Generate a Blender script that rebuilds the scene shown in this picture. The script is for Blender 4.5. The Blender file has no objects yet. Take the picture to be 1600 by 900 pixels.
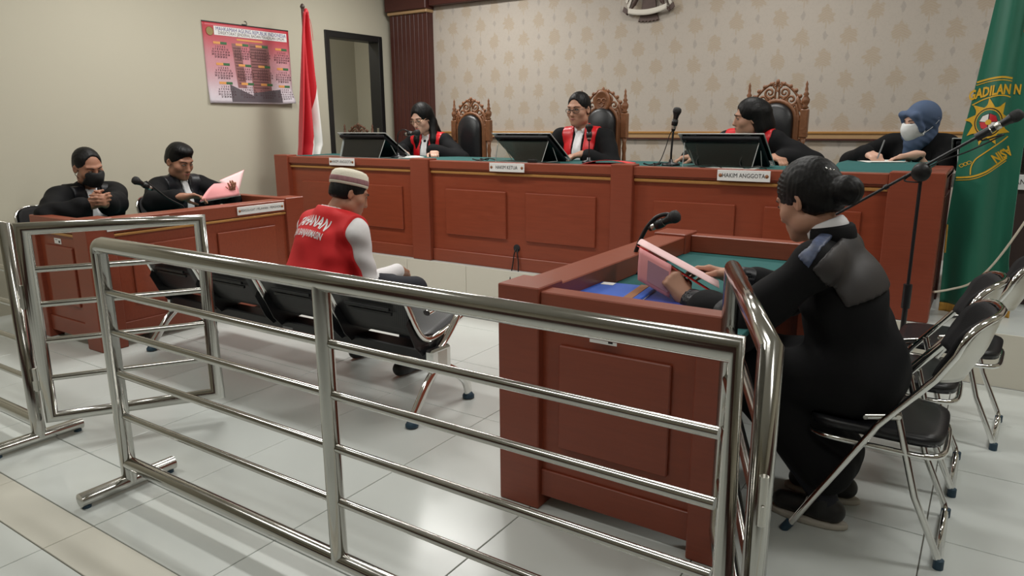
import bpy, bmesh, math, random
import numpy as np
from mathutils import Vector, Matrix
from mathutils.bvhtree import BVHTree

random.seed(4)
SC = bpy.context.scene
COL = SC.collection
PI = math.pi

# ------------------------------------------------------------------ camera
cam_d = bpy.data.cameras.new('camera')
cam = bpy.data.objects.new('camera', cam_d)
COL.objects.link(cam)
cam_d.sensor_width = 36.0
cam_d.lens = 1120.06 / 1600.0 * 36.0
cam_d.clip_start = 0.05
def look_matrix(yaw, pitch, roll, loc):
    cy, sy = math.cos(yaw), math.sin(yaw)
    fw = Vector((sy*math.cos(pitch), cy*math.cos(pitch), -math.sin(pitch)))
    rt = Vector((cy, -sy, 0))
    dn = fw.cross(rt)
    c, s = math.cos(roll), math.sin(roll)
    r2 = rt*c + dn*s
    d2 = dn*c - rt*s
    m = Matrix((r2, -d2, -fw)).transposed().to_4x4()
    m.translation = Vector(loc)
    return m
cam.matrix_world = look_matrix(math.radians(-33.69), math.radians(12.986), math.radians(0.409), (0, 0, 1.35))
SC.camera = cam

# ------------------------------------------------------------------ exposure, world, ceiling lamps' light
SC.view_settings.view_transform = 'Standard'
SC.view_settings.look = 'None'
SC.view_settings.exposure = 0.0
SC.view_settings.gamma = 1.0
world = bpy.data.worlds.new('world')
SC.world = world
world.use_nodes = True
world.node_tree.nodes['Background'].inputs[0].default_value = (0.9, 0.93, 1.0, 1)
world.node_tree.nodes['Background'].inputs[1].default_value = 0.16
CEIL = 3.05
LAMPS = [(-4.3, 0.6), (-1.6, 0.6), (1.1, 0.6), (-4.3, 3.1), (-1.6, 3.1), (1.1, 3.1), (-4.3, 5.2), (-1.6, 5.2), (1.1, 5.2)]
LAMP_W = {0.6: 16.5, 3.1: 30, 5.2: 29}
LAMP_X = {-4.3: 1.45, -1.6: .8, 1.1: .8}
for lx, ly in LAMPS:
    ld = bpy.data.lights.new('panel_light', 'AREA')
    ld.shape = 'RECTANGLE'; ld.size = 1.15; ld.size_y = 0.28
    ld.energy = LAMP_W[ly]*LAMP_X[lx]
    ld.color = (1.0, 0.985, 0.95)
    lo = bpy.data.objects.new('panel_light', ld)
    lo.location = (lx, ly, CEIL - 0.035)
    COL.objects.link(lo)
ld = bpy.data.lights.new('corridor_fill', 'AREA'); ld.size = .5; ld.energy = 17; ld.color = (1, .98, .95)  # added fill, no lamp seen here: brightens the corridor behind the doorway
lo = bpy.data.objects.new('corridor_fill', ld); lo.location = (-6.7, 5.2, CEIL-.04); COL.objects.link(lo)

# ------------------------------------------------------------------ materials
MATS = {}
def lin(r, g, b):
    f = lambda c: c/12.92 if c <= 0.04045 else ((c+0.055)/1.055)**2.4
    return (f(r/255), f(g/255), f(b/255), 1)
def mat(name, col, rough=0.5, metal=0.0, spec=0.5, noise=0.0, nscale=20.0, stretch=(1, 1, 1), bump=0.0, bscale=60.0, sheen=0.0, alpha=1.0, coat=0.0, rvar=0.0):
    m = bpy.data.materials.new(name); m.use_nodes = True
    nt = m.node_tree; p = nt.nodes['Principled BSDF']
    p.inputs['Base Color'].default_value = col
    p.inputs['Roughness'].default_value = rough
    p.inputs['Metallic'].default_value = metal
    p.inputs['Specular IOR Level'].default_value = spec
    p.inputs['Sheen Weight'].default_value = sheen
    p.inputs['Coat Weight'].default_value = coat
    tc = nt.nodes.new('ShaderNodeTexCoord')
    if noise or rvar:
        mp = nt.nodes.new('ShaderNodeMapping'); mp.inputs['Scale'].default_value = stretch
        nz = nt.nodes.new('ShaderNodeTexNoise'); nz.inputs['Scale'].default_value = nscale; nz.inputs['Detail'].default_value = 5
        nt.links.new(tc.outputs['Object'], mp.inputs[0]); nt.links.new(mp.outputs[0], nz.inputs['Vector'])
        if noise:
            mx = nt.nodes.new('ShaderNodeMix'); mx.data_type = 'RGBA'
            mx.inputs['A'].default_value = tuple(c*(1-noise) for c in col[:3]) + (1,)
            mx.inputs['B'].default_value = tuple(min(1, c*(1+noise)) for c in col[:3]) + (1,)
            nt.links.new(nz.outputs['Fac'], mx.inputs['Factor']); nt.links.new(mx.outputs['Result'], p.inputs['Base Color'])
        if rvar:
            mr = nt.nodes.new('ShaderNodeMapRange')
            mr.inputs['To Min'].default_value = max(0.02, rough-rvar); mr.inputs['To Max'].default_value = rough+rvar
            nt.links.new(nz.outputs['Fac'], mr.inputs['Value']); nt.links.new(mr.outputs['Result'], p.inputs['Roughness'])
    if bump:
        nb = nt.nodes.new('ShaderNodeTexNoise'); nb.inputs['Scale'].default_value = bscale; nb.inputs['Detail'].default_value = 3
        bp = nt.nodes.new('ShaderNodeBump'); bp.inputs['Strength'].default_value = bump; bp.inputs['Distance'].default_value = 0.01
        nt.links.new(tc.outputs['Object'], nb.inputs['Vector']); nt.links.new(nb.outputs['Fac'], bp.inputs['Height']); nt.links.new(bp.outputs[0], p.inputs['Normal'])
    MATS[name] = m
    return m
WOOD = mat('cherry_laminate', lin(136, 66, 46), 0.36, noise=0.16, nscale=6, stretch=(1.2, 1.2, 14), rvar=0.06)
WOODH = mat('cherry_laminate_level_grain', lin(138, 68, 47), 0.36, noise=0.16, nscale=6, stretch=(1.2, 14, 14), rvar=0.06)
WOODP = mat('cherry_laminate_panel', lin(138, 64, 41), 0.34, noise=0.2, nscale=5, stretch=(1.0, 16, 10), rvar=0.06)
GOLD = mat('gold_moulding', lin(190, 140, 80), 0.35, metal=0.35)
GREEN_BAIZE = mat('green_baize', lin(32, 92, 90), 0.85, noise=0.12, nscale=80)
STEEL = mat('stainless_steel', lin(190, 189, 184), 0.14, metal=1.0, rvar=0.05, nscale=9, stretch=(1, 1, 1))
CHROME = mat('chrome', lin(225, 225, 222), 0.08, metal=1.0)
CHROME_SATIN = mat('satin_chrome', lin(205, 203, 196), 0.3, metal=1.0)
TILE = mat('porcelain_tile', lin(208, 213, 209), 0.22, noise=0.05, nscale=3, rvar=0.06, spec=0.4)
TILE_OLD = mat('porcelain_tile_yellowed', lin(206, 204, 192), 0.26, noise=0.05, nscale=3)
GROUT = mat('grout', lin(110, 106, 98), 0.9)
RISER = mat('riser_tile', lin(216, 212, 198), 0.3, noise=0.03, nscale=3)
WALL = mat('cream_paint', lin(191, 186, 168), 0.75, noise=0.02, nscale=2, bump=0.03, bscale=120)
CEILM = mat('ceiling_paint', lin(232, 230, 222), 0.9)
BLACKF = mat('black_paint', lin(22, 22, 22), 0.45)
DARKWOOD = mat('dark_wood', lin(72, 34, 28), 0.4, noise=0.2, nscale=5, stretch=(1, 1, 8))
BROWNBOARD = mat('dark_brown_board', lin(64, 48, 44), 0.5, noise=0.1, nscale=8)
CARVED = mat('carved_teak', lin(126, 82, 52), 0.42, noise=0.3, nscale=26, bump=0.2, bscale=50)
CARVED_DK = mat('carved_teak_dark', lin(92, 60, 42), 0.45, noise=0.3, nscale=26, bump=0.2, bscale=50)
LEATHER = mat('black_leather', lin(24, 25, 27), 0.38, bump=0.12, bscale=160)
VINYL = mat('black_vinyl', lin(28, 29, 32), 0.36, bump=0.05, bscale=200)
PADCLOTH = mat('black_pad_cloth', lin(26, 25, 27), 0.85, bump=0.15, bscale=300)
BLACKMETAL = mat('black_powder_coat', lin(22, 23, 26), 0.38, spec=0.5)
MICBLACK = mat('microphone_black', lin(18, 18, 19), 0.42)
MICGRILLE = mat('microphone_grille', lin(20, 20, 21), 0.6, bump=0.5, bscale=400)
RUBBER = mat('blue_grey_rubber', lin(38, 66, 84), 0.5)
CABLE = mat('black_cable', lin(18, 17, 17), 0.55)
CORD = mat('white_cord', lin(205, 196, 178), 0.6)
SCREEN = mat('black_plastic', lin(20, 21, 25), 0.5, spec=.25, noise=0.1, nscale=5)
GREYPLASTIC = mat('grey_plastic', lin(120, 122, 124), 0.4)
WHITE = mat('white_plate', lin(232, 232, 230), 0.4)
INK = mat('black_ink', lin(26, 26, 30), 0.6)
PAPER = mat('white_paper', lin(232, 230, 224), 0.8)
PINK = mat('pink_card', lin(238, 160, 162), 0.7, noise=0.04, nscale=6)
PINKLT = mat('pale_pink_paper', lin(244, 206, 206), 0.75)
REDFOLD = mat('red_card', lin(226, 66, 64), 0.6)
BLUEFOLD = mat('blue_card', lin(44, 92, 190), 0.45)
TAN = mat('tan_tape', lin(150, 98, 62), 0.6)
FLAGRED = mat('flag_red_satin', lin(196, 20, 36), 0.5, sheen=0.3)
FLAGWHITE = mat('flag_white_satin', lin(236, 232, 228), 0.55, sheen=0.3)
FLAGGREEN = mat('flag_green_satin', lin(22, 108, 84), 0.5, sheen=0.3)
FLAGGOLD = mat('gold_embroidery', lin(226, 176, 44), 0.55)
FRINGE = mat('gold_fringe', lin(200, 150, 66), 0.8, noise=0.3, nscale=120, stretch=(1, 1, 0.1))
ROBE = mat('black_robe_cloth', lin(15, 15, 17), 0.82, spec=0.22, bump=0.15, bscale=22)
SATIN = mat('black_satin', lin(22, 23, 28), 0.40, spec=.4, bump=0.08, bscale=20)
CAPE = mat('charcoal_satin', lin(54, 51, 51), 0.5, spec=.35, bump=0.12, bscale=12)
REDSATIN = mat('red_satin', lin(206, 26, 34), 0.36, bump=0.15, bscale=14)
WHITECLOTH = mat('white_cloth', lin(226, 225, 226), 0.8, bump=0.1, bscale=30)
REDVEST = mat('red_cotton_vest', lin(206, 30, 34), 0.75, bump=0.12, bscale=16)
NAVY = mat('navy_cloth', lin(24, 26, 36), 0.8)
BATIK = mat('blue_grey_batik', lin(72, 82, 108), 0.45, noise=0.9, nscale=45)
HIJAB = mat('slate_blue_cloth', lin(74, 92, 122), 0.75, bump=0.1, bscale=20)
SKIN = mat('skin', lin(180, 134, 110), 0.52, noise=0.05, nscale=12, bump=0.02, bscale=150)
SKIN_D = mat('skin_brown', lin(164, 116, 92), 0.52, noise=0.06, nscale=12, bump=0.02, bscale=150)
SKIN_L = mat('skin_fair', lin(212, 168, 146), 0.5, noise=0.04, nscale=12)
LIP = mat('lips', lin(150, 82, 76), 0.5)
LIPR = mat('red_lips', lin(170, 64, 66), 0.45)
HAIR = mat('black_hair', lin(13, 12, 12), 0.5, spec=0.25, bump=0.08, bscale=120)
EYEW = mat('eye_white', lin(225, 220, 214), 0.3)
EYEB = mat('eye_iris', lin(26, 18, 14), 0.2)
MASKBK = mat('black_mask_cloth', lin(24, 24, 25), 0.85)
MASKWH = mat('white_mask_cloth', lin(232, 234, 234), 0.8)
KNIT = mat('cream_knit', lin(226, 220, 202), 0.9, bump=0.4, bscale=220)
KNITBAND = mat('maroon_knit_band', lin(150, 108, 112), 0.9, noise=0.5, nscale=60, stretch=(1, 1, 0.05))
SHOE = mat('black_shoe', lin(26, 25, 25), 0.5)
SOLE = mat('pale_sole', lin(188, 182, 170), 0.6)
BRONZE = mat('emblem_bronze', lin(84, 66, 60), 0.55, noise=0.2, nscale=30)
SILVERW = mat('emblem_white', lin(214, 208, 196), 0.5)
FRAME_GOLD = mat('spectacle_wire', lin(196, 168, 140), 0.25, metal=0.9)
WOODMOULD = mat('dado_moulding', lin(176, 142, 102), 0.4, noise=0.1, nscale=6)

def clear_mat(name, tint, alpha_front, ior=1.45):
    m = bpy.data.materials.new(name); m.use_nodes = True
    nt = m.node_tree; nt.nodes.remove(nt.nodes['Principled BSDF'])
    out = nt.nodes['Material Output']
    tr = nt.nodes.new('ShaderNodeBsdfTransparent'); tr.inputs[0].default_value = tint
    gl = nt.nodes.new('ShaderNodeBsdfGlossy'); gl.inputs['Roughness'].default_value = 0.05; gl.inputs[0].default_value = (0.9, 0.9, 0.9, 1)
    fr = nt.nodes.new('ShaderNodeFresnel'); fr.inputs[0].default_value = ior
    ad = nt.nodes.new('ShaderNodeMath'); ad.operation = 'ADD'; ad.inputs[1].default_value = alpha_front
    mx = nt.nodes.new('ShaderNodeMixShader')
    nt.links.new(fr.outputs[0], ad.inputs[0]); nt.links.new(ad.outputs[0], mx.inputs[0])
    nt.links.new(tr.outputs[0], mx.inputs[1]); nt.links.new(gl.outputs[0], mx.inputs[2]); nt.links.new(mx.outputs[0], out.inputs[0])
    MATS[name] = m; return m
ACRYLIC = clear_mat('clear_acrylic', (0.95, 0.97, 0.96, 1), 0.0)
ACRYLIC_EDGE = mat('polished_acrylic_edge', lin(176, 180, 178), 0.25, spec=0.6)
LENS = clear_mat('spectacle_lens', (0.98, 0.98, 0.98, 1), 0.0, 1.12)

class Nd:
    """small wrapper to write node maths"""
    def __init__(s, nt): s.nt = nt
    def m(s, op, a, b=None, c=None):
        n = s.nt.nodes.new('ShaderNodeMath'); n.operation = op
        for i, v in enumerate((a, b, c)):
            if v is None: continue
            if isinstance(v, (int, float)): n.inputs[i].default_value = v
            else: s.nt.links.new(v, n.inputs[i])
        return n.outputs[0]
    def ss(s, v, lo, hi, a=0.0, b=1.0):
        n = s.nt.nodes.new('ShaderNodeMapRange'); n.interpolation_type = 'SMOOTHSTEP'
        s.nt.links.new(v, n.inputs['Value'])
        for k, x in (('From Min', lo), ('From Max', hi), ('To Min', a), ('To Max', b)): n.inputs[k].default_value = x
        return n.outputs['Result']
    def mix(s, f, a, b):
        n = s.nt.nodes.new('ShaderNodeMix'); n.data_type = 'RGBA'
        for k, v in (('Factor', f), ('A', a), ('B', b)):
            if isinstance(v, (tuple, float)): n.inputs[k].default_value = v
            else: s.nt.links.new(v, n.inputs[k])
        return n.outputs['Result']
def wallpaper_mat():
    m = bpy.data.materials.new('damask_wallpaper'); m.use_nodes = True
    nt = m.node_tree; p = nt.nodes['Principled BSDF']; p.inputs['Roughness'].default_value = 0.7
    N = Nd(nt)
    tc = nt.nodes.new('ShaderNodeTexCoord'); sp = nt.nodes.new('ShaderNodeSeparateXYZ'); nt.links.new(tc.outputs['Object'], sp.inputs[0])
    nz = nt.nodes.new('ShaderNodeTexNoise'); nz.inputs['Scale'].default_value = 26; nz.inputs['Detail'].default_value = 4; nt.links.new(tc.outputs['Object'], nz.inputs['Vector'])
    nf = nt.nodes.new('ShaderNodeTexNoise'); nf.inputs['Scale'].default_value = 90; nt.links.new(tc.outputs['Object'], nf.inputs['Vector'])
    x, z = sp.outputs['X'], sp.outputs['Z']
    PX, PZ = 0.357, 0.335
    def lattice(ox, oz):
        u = N.m('SUBTRACT', N.m('FRACT', N.m('ADD', N.m('DIVIDE', x, PX), ox)), 0.5)
        v = N.m('SUBTRACT', N.m('FRACT', N.m('ADD', N.m('DIVIDE', z, PZ), oz)), 0.5)
        return N.m('MULTIPLY', u, PX), N.m('MULTIPLY', v, PZ)
    def motif(ox, oz):
        u, v = lattice(ox, oz)
        a = N.m('DIVIDE', N.m('ABSOLUTE', u), 0.06); b = N.m('DIVIDE', v, 0.075)
        w = N.m('ADD', a, N.m('MULTIPLY', b, 0.35))                       # bell, wider at the foot
        r = N.m('SQRT', N.m('ADD', N.m('MULTIPLY', w, w), N.m('MULTIPLY', b, b)))
        th = N.m('ARCTAN2', b, w)
        lob = N.m('MULTIPLY', N.m('SINE', N.m('MULTIPLY', th, 9.0)), 0.12)
        r = N.m('ADD', N.m('ADD', r, lob), N.m('MULTIPLY', N.m('SUBTRACT', nz.outputs['Fac'], 0.5), 1.3))
        body = N.ss(r, 0.75, 1.1, 1.0, 0.0)
        rib = N.ss(N.m('SINE', N.m('MULTIPLY', N.m('ADD', N.m('MULTIPLY', a, 0.03), v), 330.0)), -0.3, 0.6, 0.72, 1.0)
        stem = N.m('MULTIPLY', N.ss(a, 0.05, 0.14, 1.0, 0.0), N.ss(b, -1.7, -1.4, 0.0, 1.0))
        stem = N.m('MULTIPLY', stem, N.ss(b, -0.7, -0.5, 1.0, 0.0))
        return N.m('MAXIMUM', N.m('MULTIPLY', body, rib), N.m('MULTIPLY', stem, 0.7))
    def sprig(ox, oz):
        u, v = lattice(ox, oz)
        a = N.m('DIVIDE', N.m('ABSOLUTE', u), 0.022); b = N.m('DIVIDE', N.m('ABSOLUTE', v), 0.045)
        r = N.m('ADD', N.m('ADD', a, b), N.m('MULTIPLY', N.m('SUBTRACT', nz.outputs['Fac'], 0.5), 2.0))
        return N.ss(r, 0.6, 1.1, 1.0, 0.0)
    big = N.m('MAXIMUM', motif(0.0, 0.0), motif(0.5, 0.5))
    small = N.m('MAXIMUM', sprig(0.5, 0.0), sprig(0.0, 0.5))
    vine = N.m('MULTIPLY', N.ss(N.m('ABSOLUTE', N.m('SUBTRACT', nz.outputs['Fac'], 0.5)), 0.012, 0.03, 1.0, 0.0), 0.13)
    speck = N.m('MULTIPLY', N.ss(nf.outputs['Fac'], 0.66, 0.72), 0.35)
    c = N.mix(N.m('MAXIMUM', vine, speck), lin(180, 171, 160), lin(152, 143, 135))
    c = N.mix(N.m('MULTIPLY', small, 0.36), c, lin(134, 128, 124))
    c = N.mix(N.m('MULTIPLY', big, 0.68), c, lin(168, 150, 126))
    nt.links.new(c, p.inputs['Base Color'])
    MATS['damask_wallpaper'] = m; return m
WALLPAPER = wallpaper_mat()
def perforated_mat():
    m = bpy.data.materials.new('perforated_black_steel'); m.use_nodes = True
    nt = m.node_tree; p = nt.nodes['Principled BSDF']; p.inputs['Roughness'].default_value = 0.4
    N = Nd(nt); tc = nt.nodes.new('ShaderNodeTexCoord'); sp = nt.nodes.new('ShaderNodeSeparateXYZ'); nt.links.new(tc.outputs['UV'], sp.inputs[0])
    a = N.m('SINE', N.m('MULTIPLY', sp.outputs['X'], 520.0)); b = N.m('SINE', N.m('MULTIPLY', sp.outputs['Y'], 520.0))
    h = N.ss(N.m('MULTIPLY', a, b), 0.35, 0.5)
    nt.links.new(N.mix(h, lin(22, 23, 26), lin(66, 64, 64)), p.inputs['Base Color'])
    MATS[m.name] = m; return m
PERF = perforated_mat()

# ------------------------------------------------------------------ mesh building helpers
def frame_of(d, hint=None):
    d = Vector(d).normalized()
    h = Vector(hint) if hint is not None else (Vector((0, 0, 1)) if abs(d.z) < 0.95 else Vector((0, 1, 0)))
    a = (h - d*h.dot(d)).normalized()
    return a.cross(d).normalized(), a, d          # x, y, z(d)
class MB:
    def __init__(s): s.v = []; s.f = []; s.mi = []; s.sm = []; s.uv = None
    def raw(s, verts, faces, m=0, smooth=False):
        n = len(s.v); s.v += [tuple(p) for p in verts]
        for f in faces: s.f.append(tuple(i+n for i in f)); s.mi.append(m); s.sm.append(smooth)
        return s
    def box(s, lo, hi, bev=0.004, m=0, M=None):
        lo = Vector(lo); hi = Vector(hi); c = (lo+hi)/2; h = (hi-lo)/2
        b = min(bev, h.x*0.45, h.y*0.45, h.z*0.45)
        if b <= 0:
            vs = [Vector((x, y, z)) for x in (lo.x, hi.x) for y in (lo.y, hi.y) for z in (lo.z, hi.z)]
            fs = [(0, 1, 3, 2), (4, 6, 7, 5), (0, 4, 5, 1), (2, 3, 7, 6), (0, 2, 6, 4), (1, 5, 7, 3)]
        else:
            vs = []; idx = {}
            for sx in (-1, 1):
                for sy in (-1, 1):
                    for sz in (-1, 1):
                        for ax in range(3):
                            p = [sx*(h.x-b), sy*(h.y-b), sz*(h.z-b)]
                            p[ax] += (sx, sy, sz)[ax]*b
                            idx[(sx, sy, sz, ax)] = len(vs); vs.append(c+Vector(p))
            fs = []
            for ax in range(3):
                o = [a for a in range(3) if a != ax]
                for sg in (-1, 1):
                    q = []
                    for e in ((-1, -1), (1, -1), (1, 1), (-1, 1)):
                        k = [0, 0, 0]; k[ax] = sg; k[o[0]] = e[0]; k[o[1]] = e[1]; q.append(idx[(*k, ax)])
                    fs.append(q)
                for e0 in (-1, 1):
                    for e1 in (-1, 1):
                        k = [0, 0, 0]; k[o[0]] = e0; k[o[1]] = e1
                        k[ax] = -1; a1 = idx[(*k, o[0])]; a2 = idx[(*k, o[1])]
                        k[ax] = 1; b1 = idx[(*k, o[0])]; b2 = idx[(*k, o[1])]
                        fs.append([a1, a2, b2, b1])
            for sx in (-1, 1):
                for sy in (-1, 1):
                    for sz in (-1, 1): fs.append([idx[(sx, sy, sz, 0)], idx[(sx, sy, sz, 1)], idx[(sx, sy, sz, 2)]])
            g = []
            for f in fs:
                n = (vs[f[1]]-vs[f[0]]).cross(vs[f[2]]-vs[f[0]]); fc = sum((vs[i] for i in f), Vector())/len(f) - c
                g.append(f if n.dot(fc) > 0 else f[::-1])
            fs = g
        if M is not None: vs = [M @ p for p in vs]
        return s.raw(vs, fs, m)
    def tube(s, path, r, seg=10, m=0, caps=True, closed=False, flat=None, hint=None):
        P = [Vector(p) for p in path]; n = len(P)
        R = r if isinstance(r, (list, tuple)) else [r]*n
        T = []
        for i in range(n):
            a = P[(i-1) % n] if (closed or i > 0) else P[i]; b = P[(i+1) % n] if (closed or i < n-1) else P[i]
            t = (b-a); T.append(t.normalized() if t.length > 1e-9 else Vector((0, 0, 1)))
        x, y, _ = frame_of(T[0], hint)
        rings = []
        for i in range(n):
            if i:
                y = (y - T[i]*y.dot(T[i]))
                y = y.normalized() if y.length > 1e-6 else frame_of(T[i])[1]
                x = y.cross(T[i]).normalized()
            k = 1.0
            if 0 < i < n-1 or closed:
                t0 = (P[i]-P[(i-1) % n]).normalized(); c = max(0.35, t0.dot(T[i])); k = 1/c if c < 0.999 else 1.0
            fx, fy = (1, 1) if flat is None else flat
            ring = []
            for j in range(seg):
                a = 2*PI*j/seg
                off = x*math.cos(a)*R[i]*fx + y*math.sin(a)*R[i]*fy
                if k > 1.0:
                    nb = (P[(i+1) % n]-P[i]).normalized() - (P[i]-P[(i-1) % n]).normalized()
                    if nb.length > 1e-6:
                        nb.normalize(); off += nb*off.dot(nb)*(k-1)
                ring.append(P[i]+off)
            rings.append(ring)
        vs = [p for rg in rings for p in rg]; fs = []
        for i in range(n if closed else n-1):
            for j in range(seg):
                a = i*seg+j; b = i*seg+(j+1) % seg; i2 = (i+1) % n
                fs.append((a, b, i2*seg+(j+1) % seg, i2*seg+j))
        s.raw(vs, fs, m, True)
        if caps and not closed:
            s.raw(rings[0], [tuple(range(seg))[::-1]], m); s.raw(rings[-1], [tuple(range(seg))], m)
        return s
    def cyl(s, p, q, r, r2=None, seg=16, m=0): return s.tube([p, q], [r, r if r2 is None else r2], seg, m)
    def lathe(s, prof, o=(0, 0, 0), axis=(0, 0, 1), seg=20, m=0, smooth=True, squash=(1, 1), hint=None):
        x, y, d = frame_of(axis, hint); o = Vector(o)
        vs = []; n = len(prof)
        for r, h in prof:
            for j in range(seg):
                a = 2*PI*j/seg; vs.append(o + d*h + x*math.cos(a)*r*squash[0] + y*math.sin(a)*r*squash[1])
        fs = [(i*seg+j, i*seg+(j+1) % seg, (i+1)*seg+(j+1) % seg, (i+1)*seg+j) for i in range(n-1) for j in range(seg)]
        if prof[0][0] > 1e-5: fs.append(tuple(range(seg))[::-1])
        if prof[-1][0] > 1e-5: fs.append(tuple((n-1)*seg+j for j in range(seg)))
        return s.raw(vs, fs, m, smooth)
    def ball(s, c, r, seg=14, rings=8, m=0, axes=None, half=None):
        c = Vector(c); rr = r if isinstance(r, (tuple, list)) else (r, r, r)
        ax = axes or (Vector((1, 0, 0)), Vector((0, 1, 0)), Vector((0, 0, 1)))
        vs = []; fs = []
        for i in range(rings+1):
            t = PI*i/rings
            for j in range(seg):
                a = 2*PI*j/seg
                vs.append(c + ax[0]*rr[0]*math.sin(t)*math.cos(a) + ax[1]*rr[1]*math.sin(t)*math.sin(a) + ax[2]*rr[2]*math.cos(t))
        for i in range(rings):
            for j in range(seg): fs.append((i*seg+j, (i+1)*seg+j, (i+1)*seg+(j+1) % seg, i*seg+(j+1) % seg))
        return s.raw(vs, fs, m, True)
    def prism(s, poly, d, m=0, smooth=False):
        """planar polygon (3-D points) given thickness along d"""
        P = [Vector(p) for p in poly]; n = len(P); d = Vector(d)
        vs = P + [p+d for p in P]
        nrm = sum(((P[i]-P[0]).cross(P[(i+1) % n]-P[0]) for i in range(1, n-1)), Vector())
        flip = nrm.dot(d) > 0
        a = tuple(range(n)); b = tuple(range(n, 2*n))
        fs = [a[::-1] if flip else a, b if flip else b[::-1]]
        for i in range(n):
            j = (i+1) % n; q = (i, j, n+j, n+i); fs.append(q if flip else q[::-1])
        return s.raw(vs, fs, m, smooth)
    def sheet(s, fn, nu, nv, th=0.0, m=0, mfn=None):
        """surface fn(u,v)->point with thickness th along its normal"""
        g = [[Vector(fn(i/nu, j/nv)) for j in range(nv+1)] for i in range(nu+1)]
        vs = [p for row in g for p in row]; W = nv+1
        idx = lambda i, j: i*W+j
        fs = []; ms = []
        for i in range(nu):
            for j in range(nv):
                fs.append((idx(i, j), idx(i+1, j), idx(i+1, j+1), idx(i, j+1)))
                ms.append(mfn((i+.5)/nu, (j+.5)/nv) if mfn else m)
        if th:
            N = len(vs); nr = []
            for i in range(nu+1):
                for j in range(nv+1):
                    a = g[min(i+1, nu)][j]-g[max(i-1, 0)][j]; b = g[i][min(j+1, nv)]-g[i][max(j-1, 0)]
                    c = a.cross(b); nr.append(c.normalized() if c.length > 1e-12 else Vector((0, 0, 1)))
            vs = vs + [p - nn*th for p, nn in zip(vs, nr)]
            f2 = [(f[3]+N, f[2]+N, f[1]+N, f[0]+N) for f in fs]; fs2 = fs + f2; ms = ms + ms
            for i in range(nu):
                fs2 += [(idx(i+1, 0), idx(i, 0), idx(i, 0)+N, idx(i+1, 0)+N), (idx(i, nv), idx(i+1, nv), idx(i+1, nv)+N, idx(i, nv)+N)]
                mm = (mfn((i+.5)/nu, 0.01), mfn((i+.5)/nu, .99)) if mfn else (m, m); ms += list(mm)
            for j in range(nv):
                fs2 += [(idx(0, j), idx(0, j+1), idx(0, j+1)+N, idx(0, j)+N), (idx(nu, j+1), idx(nu, j), idx(nu, j)+N, idx(nu, j+1)+N)]
                mm = (mfn(0.01, (j+.5)/nv), mfn(.99, (j+.5)/nv)) if mfn else (m, m); ms += list(mm)
            fs = fs2
        n0 = len(s.f); s.raw(vs, fs, m, True)
        for k, mm in enumerate(ms): s.mi[n0+k] = mm
        return s
    def mesh(s, name, mats):
        me = bpy.data.meshes.new(name)
        me.from_pydata(s.v, [], s.f)
        for mm in (mats if isinstance(mats, (list, tuple)) else [mats]): me.materials.append(mm)
        me.polygons.foreach_set('material_index', s.mi); me.polygons.foreach_set('use_smooth', s.sm)
        me.update(); return me
def tagd(o, label=None, cat=None, group=None, kind=None):
    for k, v in (('label', label), ('category', cat), ('group', group), ('kind', kind)):
        if v: o[k] = v
    return o
def obj(name, mb, mats, parent=None, label=None, cat=None, group=None, kind=None, loc=None):
    me = mb if isinstance(mb, bpy.types.Mesh) else mb.mesh(name, mats)
    o = bpy.data.objects.new(name, me); COL.objects.link(o)
    if parent is not None: o.parent = parent
    if loc is not None: o.location = loc
    return tagd(o, label, cat, group, kind)
def thing(name, label, cat, loc=(0, 0, 0), rotz=0.0, group=None):
    o = bpy.data.objects.new(name, None); COL.objects.link(o)
    o.empty_display_size = 0.1
    o.location = loc; o.rotation_euler = (0, 0, rotz)
    return tagd(o, label, cat, group)
def kids(o): return [c for c in bpy.data.objects if c.parent == o]
def dup(root, loc, rotz, label, group=None):
    def cp(o, parent):
        c = o.copy(); COL.objects.link(c); c.parent = parent
        for ch in kids(o): cp(ch, c)
        return c
    r = cp(root, None); r.location = loc; r.rotation_euler = (0, 0, rotz); r['label'] = label
    if group: r['group'] = group
    return r
def text_geo(s, size, bold=0.0, sx=1.0, fine=0.0):
    """flat lettering: 2-D verts and faces, centred on the origin"""
    cu = bpy.data.curves.new('lettering', 'FONT'); cu.body = s; cu.size = size; cu.offset = bold; cu.align_x = 'CENTER'; cu.align_y = 'CENTER'; cu.resolution_u = 2
    o = bpy.data.objects.new('lettering', cu); COL.objects.link(o)
    dg = bpy.context.evaluated_depsgraph_get()
    me = bpy.data.meshes.new_from_object(o.evaluated_get(dg))
    if fine:
        bm = bmesh.new(); bm.from_mesh(me); bmesh.ops.triangulate(bm, faces=bm.faces)
        for _ in range(5):
            e = [x for x in bm.edges if x.calc_length() > fine]
            if not e: break
            bmesh.ops.subdivide_edges(bm, edges=e, cuts=1, use_grid_fill=False); bmesh.ops.triangulate(bm, faces=bm.faces)
        bm.to_mesh(me); bm.free()
    vs = [(v.co.x*sx, v.co.y) for v in me.vertices]; fs = [tuple(p.vertices) for p in me.polygons]
    bpy.data.objects.remove(o); bpy.data.curves.remove(cu); bpy.data.meshes.remove(me)
    return vs, fs
def lettering(name, s, size, fn, matl, parent, bold=0.0, sx=1.0):
    vs, fs = text_geo(s, size, bold, sx)
    mb = MB(); mb.raw([fn(x, y) for x, y in vs], fs)
    return obj(name, mb, matl, parent)
def arc(c, r, a0, a1, n, ux, uy):
    c = Vector(c); ux = Vector(ux); uy = Vector(uy)
    return [c + ux*r*math.cos(a0+(a1-a0)*i/n) + uy*r*math.sin(a0+(a1-a0)*i/n) for i in range(n+1)]
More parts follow.
